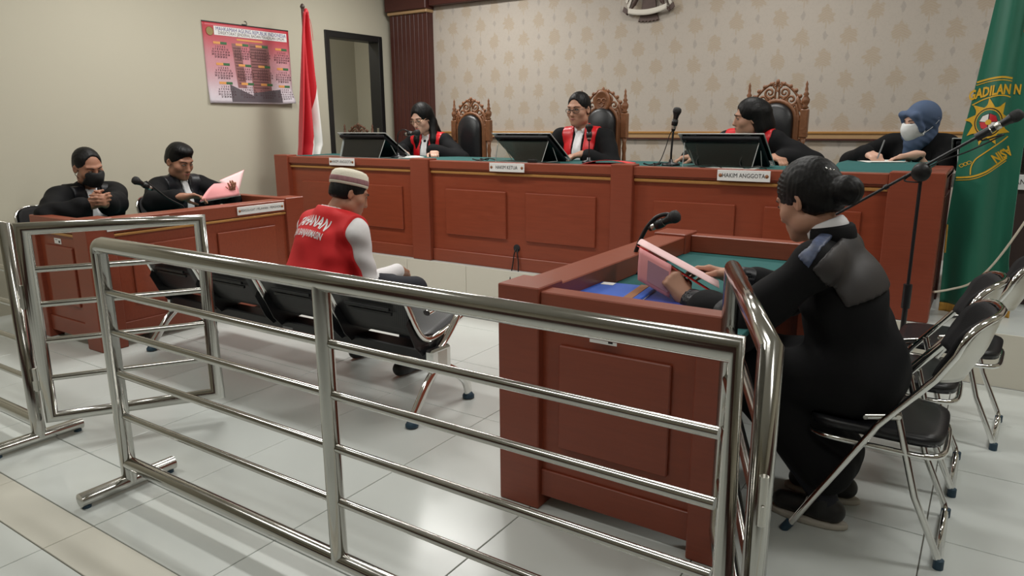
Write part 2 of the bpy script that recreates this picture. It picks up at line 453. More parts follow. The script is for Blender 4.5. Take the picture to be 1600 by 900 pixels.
def smooth_path(pts, n=8):
    P = [Vector(p) for p in pts]; out = []
    for i in range(len(P)-1):
        p0 = P[max(i-1, 0)]; p1 = P[i]; p2 = P[i+1]; p3 = P[min(i+2, len(P)-1)]
        for k in range(n):
            t = k/n
            out.append(0.5*((2*p1)+(p2-p0)*t+(2*p0-5*p1+4*p2-p3)*t*t+(3*p1-p0-3*p2+p3)*t**3))
    return out + [P[-1]]

# ------------------------------------------------------------------ the room
def struct(name, mb, m, parent=None, label=None): return obj(name, mb, m, parent, label, kind='structure')
WX, WY = -5.9, 6.4            # faces of the left and the back wall
fl = struct('floor', MB().box((-8.2, -3.2, -0.06), (3.2, 4.31, -0.006), 0), GROUT)
def tile_mesh(name, sx, sy, m):
    return MB().box((-sx/2+.0018, -sy/2+.0018, -0.02), (sx/2-.0018, sy/2-.0018, 0), 0.0015).mesh(name, m)
rows = [(0.29, 0.89), (0.89, 1.053), (1.053, 1.337)] + [(1.337+.6*i, 1.937+.6*i) for i in range(4)] + [(3.737, 4.296)]
tm = {}
def lay(y0, y1, x0, x1, old):
    key = (round(y1-y0, 3), old)
    if key not in tm: tm[key] = tile_mesh('tile', 0.6, y1-y0, TILE_OLD if old else TILE)
    x = x0
    while x < x1:
        o = bpy.data.objects.new('tile', tm[key]); COL.objects.link(o); o.parent = fl
        o.location = (x+.3, (y0+y1)/2, random.uniform(-0.0004, 0.0004)); x += .6
for k, (y0, y1) in enumerate(rows[1:]):
    lay(y0, y1, -1.85-.6*7, 1.4, old=(k == 0))
lay(0.29, 0.89, -1.85-.6*7, 1.4, False)
mb = MB()
for y0 in (-0.31, -0.91, -1.51, -2.11, -2.71):           # never in view: the rest of the floor joined
    for i in range(15): mb.box((-7.25+.6*i, y0+.002, -.02), (-6.654+.6*i, y0+.598, 0), 0.0015)
obj('tile_field', mb, TILE, fl, kind='stuff')

plat = struct('platform', MB().box((WX, 4.306, 0), (2.4, WY, 0.273), 0), GROUT)
rm = MB().box((-.2985, 0, 0), (.2985, .012, .2835), 0.0015).mesh('riser_tile', RISER)
x = -5.39
while x < 2.0:
    o = bpy.data.objects.new('riser_tile', rm); COL.objects.link(o); o.parent = plat; o.location = (x, 4.296, 0); x += .6
pt = tile_mesh('platform_tile', .6, .6, TILE)
for ix in range(4):
    for iy in range(4):
        o = bpy.data.objects.new('platform_tile', pt); COL.objects.link(o); o.parent = plat
        o.location = (-.35+.6*ix, 4.597+.6*iy-.001, 0.285)
obj('tile_field', MB().box((WX, 4.298, .265), (-.652, WY, .285), 0), TILE, plat)

# left wall with the doorway
DY0, DY1, DZ = 5.40, 6.235, 2.285
mb = MB().box((WX-.12, -3.2, 0), (WX, DY0, CEIL), 0).box((WX-.12, DY1, 0), (WX, WY+.1, CEIL), 0).box((WX-.12, DY0, DZ), (WX, DY1, CEIL), 0)
struct('wall_left', mb, WALL)
mb = MB().box((WX-1.5, DY0-1.2, .285), (WX-1.4, WY+.9, CEIL), 0)
mb.box((WX-1.4, WY+.8, .285), (WX-.12, WY+.9, CEIL), 0).box((WX-1.4, DY0-1.2, .285), (WX-.12, DY0-1.1, CEIL), 0)
struct('wall_corridor', mb, WALL)
struct('floor_corridor', MB().box((WX-1.5, DY0-1.2, .2), (WX-.121, WY+.9, .285), 0), TILE)
d = struct('door_1', MB().box((WX-.14, DY0-.0, .285), (WX+.02, DY0+.055, DZ), .003).box((WX-.14, DY1-.06, .285), (WX+.02, DY1, DZ), .003).box((WX-.139, DY0+.001, DZ-.055), (WX+.019, DY1-.001, DZ+.01), .003), BLACKF)
obj('strike_plate', MB().box((WX-.06, DY1-.066, 1.18), (WX-.03, DY1-.06, 1.3), .001), CHROME_SATIN, d, 'small chrome strike plate on the door jamb')
# back wall
struct('wall_back', MB().box((WX-.12, WY, 0), (3.2, WY+.1, CEIL), 0), WALLPAPER)
struct('wall_right', MB().box((3.2, -3.2, 0), (3.3, WY+.1, CEIL), 0), WALL)
struct('wall_front', MB().box((-8.2, -3.3, 0), (3.3, -3.2, CEIL), 0), WALL)
struct('ceiling', MB().box((-8.2, -3.3, CEIL), (3.3, WY+1, CEIL+.08), 0), CEILM)
# dark doors added unseen behind the camera, for the steel to mirror
for k, (x0, x1) in enumerate(((-4.6, -2.9), (0.4, 2.0))):
    dd = struct('door_%d' % (k+2), MB().box((x0, -3.2, 0), (x1, -3.15, 2.15), .004), DARKWOOD)
    obj('door_handle', MB().tube([(x1-.1, -3.15, 1.0), (x1-.1, -3.09, 1.0), (x1-.22, -3.09, 1.0)], .01), CHROME_SATIN, dd)
def pillar(name, x0, x1):
    p = struct(name, MB().box((x0, 6.32, .285), (x1, 6.4, CEIL), 0), DARKWOOD)
    n = 9; w = (x1-x0)/n
    sm_ = MB().box((-w/2+.002, 0, 0), (w/2-.002, .02, 2.23), .004).mesh('slat', DARKWOOD)
    for i in range(n):
        o = bpy.data.objects.new('slat', sm_); COL.objects.link(o); o.parent = p; o.location = (x0+w*(i+.5), 6.30, .285)
    obj('gold_trim', MB().box((x0-.01, 6.275, 2.515), (x1+.01, 6.40, 2.55), .006), WOODMOULD, p, 'tan moulding under the capital')
    obj('capital', MB().box((x0-.02, 6.25, 2.55), (x1+.02, 6.40, CEIL), .006), DARKWOOD, p)
pillar('trim_1', -5.82, -5.275)
pillar('trim_2', 0.065, 0.61)
struct('trim_3', MB().box((-5.25, 6.30, 2.575), (0.045, 6.4, CEIL), .006).box((-5.25, 6.28, 2.66), (.045, 6.4, 2.70), .008), DARKWOOD)
tr = struct('trim_4', MB().box((-5.27, 6.375, 1.2), (.06, 6.4, 1.245), .006), WOODMOULD)
obj('bead', MB().box((-5.27, 6.365, 1.243), (.06, 6.4, 1.262), .006), GOLD, tr)
obj('bead', MB().box((-5.27, 6.368, 1.19), (.06, 6.4, 1.203), .004), DARKWOOD, tr)

struct('reflection_wainscot', MB().box((-8.2, -3.2, 0), (3.2, -3.16, 1.15), .004).box((3.16, -3.2, 0), (3.2, 4.2, 1.15), .004), DARKWOOD)  # dark wainscot added out of view, gives the steel dark streaks to reflect

# ------------------------------------------------------------------ judges' bench
def boxpart(name, lo, hi, m, parent, bev=.004, label=None): return obj(name, MB().box(lo, hi, bev), m, parent, label)
jb = thing('judges_bench', "long cherry wood judges' bench with gold moulding standing on the tiled platform", 'bench', (-2.83, 4.31, .285))
def J(lo, hi): return tuple(a-b for a, b in zip(lo, (-2.83, 4.31, .285))), tuple(a-b for a, b in zip(hi, (-2.83, 4.31, .285)))
def jpart(name, lo, hi, m, bev=.004, label=None):
    a, b = J(lo, hi); return boxpart(name, a, b, m, jb, bev, label)
posts = [(-5.46, -5.28), (-3.83, -3.645), (-2.09, -1.935), (-.46, -.2)]
for a, b in posts: jpart('post', (a, 4.306, .2855), (b, 4.42, 1.083), WOOD, .005)
for (a, b) in ((-5.28, -3.83), (-3.645, -2.09), (-1.935, -.46)):
    jpart('front_panel', (a, 4.352, .2855), (b, 4.39, 1.0), WOODP, 0)
    jpart('plinth_board', (a, 4.338, .2855), (b, 4.36, .382), WOODH)
    jpart('top_rail', (a, 4.322, 1.012), (b, 4.42, 1.07), WOODH)
    jpart('cornice_step', (a, 4.336, .998), (b, 4.37, 1.014), WOODH, .003)
    jpart('gold_trim', (a, 4.334, .974), (b, 4.362, .994), GOLD, .006, 'thin gold moulding under the top rail')
    w = (b-a-.14-.12-.17)/2
    for x0 in (a+.14, a+.14+w+.17):
        jpart('raised_panel', (x0, 4.336, .508), (x0+w, 4.356, .858), WOODP, .007)
jpart('desk_top', (-5.46, 4.40, 1.045), (-.2, 5.02, 1.066), GREEN_BAIZE, .002, 'green baize covered desk top')
jpart('side_panel', (-.235, 4.42, .2855), (-.21, 5.02, 1.045), DARKWOOD, .003)
jpart('side_panel', (-5.45, 4.42, .2855), (-5.425, 5.02, 1.045), WOOD, .003)
jpart('side_cap', (-.30, 4.42, 1.04), (-.2, 5.02, 1.083), WOOD)
jpart('raised_panel', (-.212, 4.50, .45), (-.198, 4.94, .95), DARKWOOD, .006)
jpart('back_post', (-.30, 4.94, .2855), (-.2, 5.02, 1.04), DARKWOOD)
jpart('back_post', (-5.46, 4.94, .2855), (-5.36, 5.02, 1.045), WOOD)
jpart('shelf', (-5.42, 4.40, .70), (-.24, 4.80, .72), WOOD)
# cable hole with a ring
mb = MB().lathe([(.0, 0), (.028, 0), (.028, .004), (.024, .004)], (-2.855+2.83, 4.352-4.31, .45-.285), (0, -1, 0), 20)
obj('cable_hole', mb, INK, jb, 'black round cable hole with a ring')
cb = smooth_path([(-2.855, 4.36, .452), (-2.862, 4.33, .42), (-2.875, 4.325, .33), (-2.88, 4.29, .2), (-2.87, 4.28, .05), (-2.75, 4.2, .008), (-2.45, 3.9, .008), (-1.9, 3.6, .008)], 8)
cb2 = smooth_path([(-2.85, 4.36, .452), (-2.838, 4.33, .42), (-2.825, 4.325, .33), (-2.81, 4.29, .2), (-2.8, 4.28, .05), (-2.70, 4.16, .008), (-2.35, 3.85, .008), (-1.8, 3.55, .008)], 8)
obj('microphone_cable', MB().tube(cb, .0045, 6), CABLE, None, 'black cable hanging left out of the hole low in the bench front', 'cable')
obj('microphone_cable', MB().tube(cb2, .0045, 6), CABLE, None, 'black cable hanging right out of the hole low in the bench front', 'cable')

def nameplate(name, text, c, size, dirx, nrm, label, th=.006, tsize=None, group=None, emb=True):
    """white plate: dirx along the writing, nrm out of the face"""
    root = thing(name, label, 'nameplate', c, 0, group)
    X = Vector(dirx); N = Vector(nrm); Z = Vector((0, 0, 1))
    M = Matrix((X, -N, Z)).transposed().to_4x4()
    w, h = size
    obj('plate', MB().box((-w/2, 0, -h/2), (w/2, th, h/2), .0015, M=M), WHITE, root)
    if text:
        lettering('lettering', text, tsize or h*.56, lambda x, y: X*x+N*.0012+Z*y, INK, root, bold=0, sx=.84)
    if emb:
        for s in (-1, 1):
            mb = MB().lathe([(0, 0), (h*.17, 0), (h*.17, .001)], X*s*(w/2-h*.3)+N*.0005, N, 12)
            obj('emblem', mb, TAN, root, 'tiny bronze emblem at the end of the plate')
    return root
FN = (0, -1, 0)
nameplate('nameplate', 'HAKIM ANGGOTA', (-4.5825, 4.30, 1.039), (.30, .062), (1, 0, 0), FN, 'white HAKIM ANGGOTA plate on the bench beyond the white cap')
nameplate('nameplate', 'HAKIM KETUA', (-2.9075, 4.30, 1.037), (.30, .062), (1, 0, 0), FN, 'white HAKIM KETUA plate on the middle of the bench')
nameplate('nameplate', 'HAKIM ANGGOTA', (-1.2255, 4.30, 1.035), (.31, .064), (1, 0, 0), FN, "white HAKIM ANGGOTA plate on the bench beside the seated prosecutor's head")

# ------------------------------------------------------------------ the two side desks
def side_desk(name, label, xf, sx, y0, y1, depth, gold, zt=.80):
    root = thing(name, label, 'desk', (xf, (y0+y1)/2, 0))
    yc = (y0+y1)/2
    def P(pn, d0, d1, a, b, z0, z1, m, bev=.004, lab=None):
        xs = sorted((sx*d0, sx*d1))
        return boxpart(pn, (xs[0], a-yc, z0), (xs[1], b-yc, z1), m, root, bev, lab)
    pw = .165
    for a, b in ((y0, y0+pw), (y1-pw, y1)):
        P('corner_post', 0, pw, a, b, 0.0005, zt+.012, WOOD, .004)
        P('corner_post', depth-.09, depth, a, min(b, a+.09) if a == y0 else b, 0.0005, zt-.088, WOOD, .004)
    P('front_panel', .03, .055, y0+pw, y1-pw, .05, zt-.08, WOODP, 0)
    P('front_rail', .012, .16, y0+pw, y1-pw, zt-.085, zt, WOODH)
    for a, b in ((y0, 0), (y1, 1)):
        s = 1 if b == 0 else -1
        e0, e1 = sorted((a+s*.03, a+s*.055)); P('end_panel', pw, depth-.09, e0, e1, .05, zt-.08, WOODP, 0)
        e0, e1 = sorted((a+s*.012, a+s*.09)); P('end_rail', pw, depth-.02, e0, e1, zt-.085, zt, WOODH)
        e0, e1 = sorted((a+s*.016, a+s*.032)); P('raised_panel', pw+.07, depth-.09-.08, e0, e1, .25, .622, WOOD, .006)
        e0, e1 = sorted((a+s*.02, a+s*.03)); P('base_board', pw, depth-.09, e0, e1, .05, .15, WOOD, .003)
        if gold: e0, e1 = sorted((a+s*.014, a+s*.03)); P('gold_trim', pw, depth-.09, e0, e1, zt-.107, zt-.09, GOLD, .005)
    L = y1-y0-2*pw; w = (L-.1-.1-.12)/2
    for a in (y0+pw+.1, y0+pw+.1+w+.12): P('raised_panel', .014, .032, a, a+w, .25, .622, WOODP, .006)
    P('base_board', .02, .032, y0+pw, y1-pw, .05, .15, WOODH, .003)
    if gold: P('gold_trim', .012, .032, y0+pw, y1-pw, zt-.107, zt-.09, GOLD, .005, 'thin gold moulding')
    P('desk_top', .10, depth, y0+.05, y1-.05, zt-.105, zt-.0852, GREEN_BAIZE, .002, 'sunken green baize desk top')
    return root
side_desk('side_desk', 'cherry wood side desk by the left wall, in front of the two seated lawyers', -4.38, -1, 2.08, 3.70, .74, True)
side_desk('side_desk', 'cherry wood side desk with green top in front of the prosecutor', -1.38, 1, 1.98, 3.52, .80, False)
nameplate('nameplate', 'PENGGUGAT / PELAWAN / PEMOHON', (-4.372, 3.305, .758), (.40, .056), (0, 1, 0), (1, 0, 0), 'long white PENGGUGAT / PELAWAN / PEMOHON plate on the left desk', tsize=.024)
nameplate('nameplate', '', (-4.372, 2.40, .758), (.40, .056), (0, 1, 0), (1, 0, 0), "white plate on the left desk half hidden by the open gate's top tube", emb=False)
# stickers
st = thing('sticker', 'small white inventory sticker on the end of the left side desk', 'sticker', (-4.80, 2.1075, .652))
obj('paper', MB().box((-.042, 0, -.017), (.042, .0015, .017), 0), WHITE, st)
obj('print', MB().box((.012, -.0006, -.010), (.030, .0, .004), 0).box((-.03, -.0006, .006), (.0, .0, .009), 0), INK, st)
st = thing('sticker', 'small white inventory sticker under the rail of the right side desk', 'sticker', (-.978, 1.9905, .668))
obj('paper', MB().box((-.048, 0, -.012), (.048, .0015, .012), 0), WHITE, st)
obj('print', MB().box((.018, -.0006, -.007), (.034, .0, .007), 0).box((-.03, -.0006, .002), (.0, .0, .005), 0), INK, st)

# ------------------------------------------------------------------ steel barrier
ZB = [.772, .624, .466, .30]
def barrier(name, label, x0, x1, y, mids, feet, cap_left=True, cap_right=True):
    r = thing(name, label, 'railing', (x0, y, 0)); L = x1-x0; R = .0275; zt = .943
    obj('outer_frame', MB().tube([(0, 0, .03), (0, 0, zt-.03)] + smooth_path([(0, 0, zt-.028), (.007, 0, zt-.008), (.03, 0, zt)], 4) + [(L, 0, zt), (L, 0, .03)], R, 18, hint=(0, 1, 0)), STEEL, r)
    for x in mids: obj('post', MB().tube([(x, 0, .105), (x, 0, zt)], .0252, 18), STEEL, r)
    obj('bottom_rail', MB().tube([(0, 0, .108), (L, 0, .108)], .025, 16), STEEL, r)
    xs = [0, *mids, L]
    for a, b in zip(xs[:-1], xs[1:]):
        for z in ZB: obj('bar', MB().tube([(a+.024, 0, z), (b-.024, 0, z)], .0128, 12), STEEL, r)
    for x in feet:
        f = obj('foot', MB().tube([(x, -.185, .034), (x, .175, .034)], .026, 16), STEEL, r)
        obj('rubber_stud', MB().cyl((x, -.165, 0), (x, -.165, .012), .016).cyl((x, .155, 0), (x, .155, .012), .016), RUBBER, f)
    return r
barrier('barrier_railing', 'long polished steel barrier railing crossing the foreground', -2.60, -.352, 1.27, [1.14], [0, 2.248])
barrier('barrier_railing', 'steel barrier railing running out of the frame at the left edge', -5.35, -3.325, 1.27, [1.0], [0, 2.025])
def gate(name, label, hx, hy, ang, L, latch):
    r = thing(name, label, 'gate', (hx, hy, 0), ang); R = .0235 if latch else .0255; z0, z1 = .125, .943
    fr = [(0, 0, z0), (L, 0, z0), (L, 0, z1), (0, 0, z1)]
    obj('frame', MB().tube(fr, R, 18, closed=True, hint=(0, 1, 0)), STEEL, r)
    for z in ZB: obj('bar', MB().tube([(.024, 0, z), (L-.024, 0, z)], .0128, 12), STEEL, r)
    for z in (.30, .66): obj('hinge', MB().cyl((-.037, 0, z-.05), (-.037, 0, z+.05), .009, seg=10).box((-.05, -.003, z-.045), (-.01, .003, z-.005), .001), CHROME_SATIN, r)
    if latch:
        l = obj('latch', MB().box((L+.02, -.018, .42), (L+.032, .018, .56), .002), CHROME_SATIN, r)
        obj('bolt', MB().tube([(L+.05, 0, .44), (L+.05, 0, .56), (L+.068, -.012, .575)], .008, 10).box((L+.03, -.014, .535), (L+.062, .014, .555), .002).box((L+.03, -.014, .45), (L+.062, .014, .47), .002), CHROME, l)
        obj('padlock_ring', MB().tube(arc((L+.055, .0, .435), .022, 0, 2*PI*.93, 14, (1, 0, 0), (0, 0, 1)), .004, 8), CHROME, l)
    return r
gate('barrier_gate', 'open steel gate hinged on the left post, swung towards the side desk', -3.262, 1.305, math.atan2(.56, .36), .665, False)
gate('barrier_gate', "open steel gate in front of the prosecutor's knees", -.300, 1.30, math.atan2(.72, -.29), .75, True)

# ------------------------------------------------------------------ four-seat waiting bench
wb = thing('waiting_bench', 'black perforated steel four-seat bench with chrome legs behind the railing', 'bench', (-3.125, 2.48, 0))
bx0, bx1, by = -4.18, -2.07, 2.48
prof = [(2.235, .655), (2.25, .64), (2.296, .569), (2.354, .452), (2.395, .395), (2.44, .372), (2.52, .378), (2.63, .408), (2.72, .432), (2.80, .432), (2.83, .41)]
PR = smooth_path([(0, a-by, b) for a, b in prof], 4)
pitch = (bx1-bx0)/4
def seat_pt(xc, w, u, v):
    q = v*(len(PR)-1); i = min(int(q), len(PR)-2); p = PR[i].lerp(PR[i+1], q-i)
    return Vector((xc + (u-.5)*w, p.y, p.z))
for k in range(4):
    xc = bx0 + pitch*(k+.5) + 3.125; w = pitch-.055
    mb = MB(); mb.sheet(lambda u, v: seat_pt(xc, w, u, v), 6, len(PR)-1, .004)
    me = mb.mesh('seat_shell', PERF); uvl = me.uv_layers.new()
    for lp in me.loops:
        co = me.vertices[lp.vertex_index].co; uvl.data[lp.index].uv = (co.x, co.z*1.0+co.y)
    so = obj('seat_shell', me, PERF, wb)
    obj('cross_rib', MB().box((xc-w*.3, 2.30-by, .50), (xc+w*.3, 2.312-by, .515), .002).box((xc-w*.3, 2.285-by, .525), (xc+w*.3, 2.297-by, .54), .002), BLACKMETAL, so)
    for s in (-1, 1):
        xx = xc + s*(w/2+.006)
        obj('side_strip', MB().tube([(xx, p.y, p.z) for p in PR[1:-1]], .012, 8, flat=(.8, 1.3)), CHROME, wb)
        brk = [(xx, 2.315-by, .50), (xx, 2.35-by, .47), (xx, 2.41-by, .40), (xx, 2.56-by, .38), (xx, 2.62-by, .39), (xx, 2.58-by, .335), (xx, 2.40-by, .30), (xx, 2.355-by, .35), (xx, 2.30-by, .47)]
        obj('seat_bracket', MB().prism([(p[0]-s*.016, p[1], p[2]) for p in brk], (s*.006, 0, 0)), BLACKMETAL, wb)
obj('beam', MB().box((bx0+3.125+.02, -.06, .245), (bx1+3.125-.02, .05, .32), .006), BLACKMETAL, wb)
st_ = obj('maker_label', MB().box((.02, -.0615, .268), (.10, -.0603, .288), 0), GREYPLASTIC, wb, 'small silver label on the beam')
for xx, s in ((bx0+3.125, -1), (bx1+3.125, 1)):
    lg = obj('end_plate', MB().box((xx-.022, -.075, .215), (xx+.022, .07, .33), .012), CHROME, wb)
    obj('plate_recess', MB().box((xx+s*.019, -.03, .235), (xx+s*.0235, .035, .315), .003), CHROME_SATIN, lg)
    for e in (-1, 1):
        pa = smooth_path([(xx, e*.03, .22), (xx, e*.09, .17), (xx, e*.17, .075), (xx, e*.205, .035)] if e < 0 else [(xx, .03, .225), (xx, .13, .165), (xx, .2, .10), (xx, .222, .035)], 5)
        l = obj('leg', MB().tube(pa, .022, 12, flat=(.75, 1.15)), CHROME, wb)
        obj('foot_pad', MB().lathe([(.02, 0.0), (.03, .004), (.03, .016), (.016, .036)], (xx, pa[-1].y, 0.0005), seg=16), RUBBER, l)
for xx in (bx0+3.125+.012, bx0+pitch+3.125, bx0+2*pitch+3.125, bx0+3*pitch+3.125, bx1+3.125-.005):
    pth = smooth_path([(xx, -.03, .30), (xx, .05, .345), (xx, .14, .43), (xx, .185, .50)], 5)
    a = obj('armrest', MB().tube(pth, .016, 10, flat=(1.2, .9)).tube(smooth_path([(xx, .19, .515), (xx, .08, .528), (xx, -.07, .508)], 5), .017, 10, flat=(1.25, .8)), CHROME, wb)

# ------------------------------------------------------------------ calendar poster on the left wall
def smooth01(t): t = min(1, max(0, t)); return t*t*(3-2*t)
cal = thing('wall_calendar', 'large red and white wall calendar poster hanging on the cream wall', 'calendar', (WX, 4.468, 1.888))
CW, CH = .935, .695
def calp(a, b, off=0.0):
    """a across 0..1, b down 0..1"""
    curl = .030*smooth01((b-.8)/.2)*smooth01((a-.72)/.28) + .012*smooth01((b-.75)/.25)
    bow = .010*math.sin(PI*a)*b + .004
    return Vector((.004+curl+bow+off, (a-.5)*CW*(1-.004*b), (.5-b)*CH + .012*smooth01((b-.85)/.15)*smooth01((a-.8)/.2)))
def cal_paper():
    m = bpy.data.materials.new('calendar_print'); m.use_nodes = True
    nt = m.node_tree; p = nt.nodes['Principled BSDF']; p.inputs['Roughness'].default_value = 0.4
    N = Nd(nt); tc = nt.nodes.new('ShaderNodeTexCoord'); sp = nt.nodes.new('ShaderNodeSeparateXYZ'); nt.links.new(tc.outputs['Object'], sp.inputs[0])
    nz = nt.nodes.new('ShaderNodeTexNoise'); nz.inputs['Scale'].default_value = 3; nt.links.new(tc.outputs['Object'], nz.inputs['Vector'])
    t = N.m('ADD', sp.outputs['Z'], N.m('MULTIPLY', N.m('SUBTRACT', nz.outputs['Fac'], .5), .16))
    c = N.mix(N.ss(t, -.33, -.02), lin(214, 206, 214), lin(206, 150, 158))
    c = N.mix(N.ss(t, -.02, .33), c, lin(192, 58, 70))
    nt.links.new(c, p.inputs['Base Color']); return m
mb = MB().sheet(lambda u, v: calp(u, v), 30, 24, -.0012)
obj('sheet', mb, cal_paper(), cal)
def calquad(mb, a0, b0, a1, b1, off, m=0, skew=0.0, nu=6, nv=6):
    mb.sheet(lambda u, v: calp(a0+(a1-a0)*u + skew*v, b0+(b1-b0)*v, off), nu, nv, 0, m)
PRT = mat('print_tower', lin(150, 104, 104), .4); PRT2 = mat('print_tower_bands', lin(112, 76, 76), .4); PRD = mat('print_dark_building', lin(96, 88, 94), .4)
mb = MB()
calquad(mb, .30, .24, .40, .80, .0010, 0, .03, 6, 16); calquad(mb, .50, .22, .73, .86, .0010, 0, 0, 8, 18)
for k in range(15): calquad(mb, .51, .25+.038*k, .70, .268+.038*k, .0014, 1)
for k in range(13):
    calquad(mb, .305+.003*k, .29+.037*k, .385+.003*k, .305+.037*k, .0014, 1, .01)
mb.sheet(lambda u, v: calp(.24+.26*u, .76+.22*v+.14*u*(1-v), .0016), 12, 10, 0, 2)
mb.sheet(lambda u, v: calp(.50+.34*u, .86-.06*u+(.12+.06*u)*v, .0016), 12, 10, 0, 2)
obj('printed_building', mb, [PRT, PRT2, PRD], cal, 'grey tower printed on the sheet')
mb = MB()
def pill(u, v):
    return calp(.12+.85*u, .045+.11*v, .0018)
mb.sheet(pill, 30, 6, 0)
obj('title_band', mb, WHITE, cal)
NAVYINK = mat('navy_ink', lin(52, 44, 130), .5); GREENINK = mat('green_ink', lin(62, 110, 70), .5); ORANGEINK = mat('orange_ink', lin(226, 160, 92), .5); GREYINK = mat('dark_print_ink', lin(70, 44, 52), .5)
tofs = lambda b0, off: (lambda x, y: calp(.55+x/CW, b0-y/CH, off))
lettering('lettering', 'MAHKAMAH AGUNG REPUBLIK INDONESIA', .047, tofs(.079, .0024), NAVYINK, cal, bold=0, sx=.83)
lettering('lettering', 'DIREKTORAT JENDERAL BADAN PERADILAN UMUM', .036, tofs(.126, .0024), GREYINK, cal, sx=.86)
C0 = calp(.075, .115, .001)
sealp = [C0+Vector((0, math.cos(2*PI*i/28)*.036, math.sin(2*PI*i/28)*.036)) for i in range(28)]
sl_ = obj('seal', MB().prism(sealp, (.002, 0, 0)), mat('seal_gold', lin(150, 132, 80), .5), cal, 'round gold court seal printed beside the title')
obj('seal_ring', MB().tube([q_+Vector((.002, 0, 0)) for q_ in sealp], .0022, 6, closed=True, hint=(1, 0, 0)), TAN, sl_)
mb = MB(); mbd = MB()
tv, tf = text_geo('1  2  3  4  5\n6  7  8  9 10 11 12\n13 14 15 16 17 18 19\n20 21 22 23 24 25 26\n27 28 29 30 31', .021, .0004)
for ic, a0 in enumerate((.10, .345, .575, .815)):
    for ir, b0 in enumerate((.235, .495, .73)):
        aa = a0+.012*ir*(1 if ic < 3 else .3); bb = b0+(.012 if ic == 3 else 0)
        calquad(mb, aa, bb, aa+.075, bb+.03, .0022, 0); calquad(mb, aa+.075, bb, aa+.145, bb+.03, .0022, 1)
        mbd.raw([calp(aa+.072+x/CW, bb+.125-y/CH*1.05, .0022) for x, y in tv], tf)
calquad(mb, .36, .178, .66, .20, .0022, 0)
obj('month_headers', mb, [ORANGEINK, GREENINK], cal, kind='stuff')
obj('dates', mbd, GREYINK, cal, kind='stuff')
obj('top_strip', MB().box((.002, -CW/2, CH/2-.006), (.010, CW/2, CH/2+.004), .001), BLACKF, cal)
obj('hanging_hook', MB().box((.002, -.055, CH/2), (.014, -.015, CH/2+.012), .002).tube(arc((.006, -.02, CH/2+.02), .02, -1.2, 1.9, 8, (0, 1, 0), (0, 0, 1)), .0022, 6), BLACKF, cal)

# ------------------------------------------------------------------ red and white flag
fr = thing('national_flag', 'red and white flag draped from a pole in the left corner', 'flag', (-5.52, 4.80, .285))
obj('pole', MB().cyl((0, .0, 0), (0, .01, 2.11), .014, seg=12), DARKWOOD, fr)
obj('finial', MB().lathe([(.0, 0), (.016, .004), (.022, .022), (.014, .04), (.0, .052)], (0, .01, 2.105), seg=14), mat('finial_dark', lin(70, 56, 50), .4), fr)
obj('base', MB().lathe([(.17, 0), (.17, .02), (.05, .04), (.02, .12)], (0, 0, .0005), seg=24), DARKWOOD, fr)
def itp(t, tab):
    for (a, x), (b, y) in zip(tab[:-1], tab[1:]):
        if t <= b: return x+(y-x)*max(0, (t-a))/(b-a)
    return tab[-1][1]
def rw(u, v):
    z = 2.36 - 1.72*v
    lim = itp(-z, [(-1.83, 1.0), (-1.80, .93), (-1.4, .62), (-1.2, .42), (-.6, .40)])
    u = u/.6*lim if u < .6 else lim+(u-.6)/.4*(1-lim)
    yl = itp(v, [(0, 4.785), (.14, 4.735), (.75, 4.605), (1, 4.60)]); yr = itp(v, [(0, 4.83), (.14, 4.845), (.3, 4.865), (.62, 4.925), (.70, 4.94), (.76, 4.89), (1, 4.88)])
    g = .012+.055*min(1, v*1.6)
    x = -5.52 + .03 + g*math.sin(u*PI*5.0+.4+1.2*v)*.8 + .02*math.sin(u*9+v*4)
    return Vector((x+5.52, yl+(yr-yl)*u-4.80, z-.285))
def rwm(u, v): return 1 if u > .6 else 0
obj('cloth', MB().sheet(rw, 50, 60, .004, 0, rwm), [FLAGRED, FLAGWHITE], fr)
obj('ribbon', MB().tube(smooth_path([(.03, .03, 2.07), (.05, .05, 2.0), (.05, .065, 1.90), (.05, .068, 1.83)], 5), .006, 6, flat=(1.6, .4)), FLAGRED, fr)
obj('knot', MB().ball((.015, .035, 2.08), (.022, .024, .035)), FLAGRED, fr)

# ------------------------------------------------------------------ green court flag
gf = thing('court_flag', 'tall green satin court flag with gold lettering standing on the platform at the right', 'flag', (.03, 4.66, .285))
GO = Vector((.03, 4.66, .285))
obj('pole', MB().cyl((.06, .13, 0), (.02, .10, 2.25), .015, seg=12), DARKWOOD, gf)
obj('finial', MB().lathe([(0, 0), (.02, .01), (.03, .04), (0, .14)], (.02, .10, 2.24), seg=12), GOLD, gf)
obj('base', MB().lathe([(.075, 0), (.075, .015), (.05, .03), (.02, .09)], (.06, .13, .0005), seg=24), BLACKMETAL, gf)
GZ0, GZ1 = 2.42, .335
def gl(z): return itp(-z, [(-2.5, -.012), (-1.95, -.096), (-1.47, -.14), (-1.27, -.164), (-.78, -.185), (-.5, -.176), (-.3, -.17)])
def gr(z): return itp(-z, [(-2.5, .06), (-1.95, .10), (-1.4, .115), (-1.1, .115), (-.6, .125), (-.3, .17)])
def gpt(x, z, off=0.0):
    l, r = gl(z), gr(z); u = (x-l)/(r-l)
    t = (GZ0-z)/(GZ0-GZ1); amp = .016+.034*t
    y = 4.645 + amp*math.sin(u*PI*3.2+.5)*(.4+.6*u) + .05*smooth01((u-.70)/.3)*1.2 + .010*math.sin(u*14+z*3)*t - off - .02*math.sin(PI*min(1, u/.7))
    return Vector((x, y, z)) - GO
def gsheet(u, v):
    z = GZ0+(GZ1-GZ0)*v; return gpt(gl(z)+(gr(z)-gl(z))*u, z)
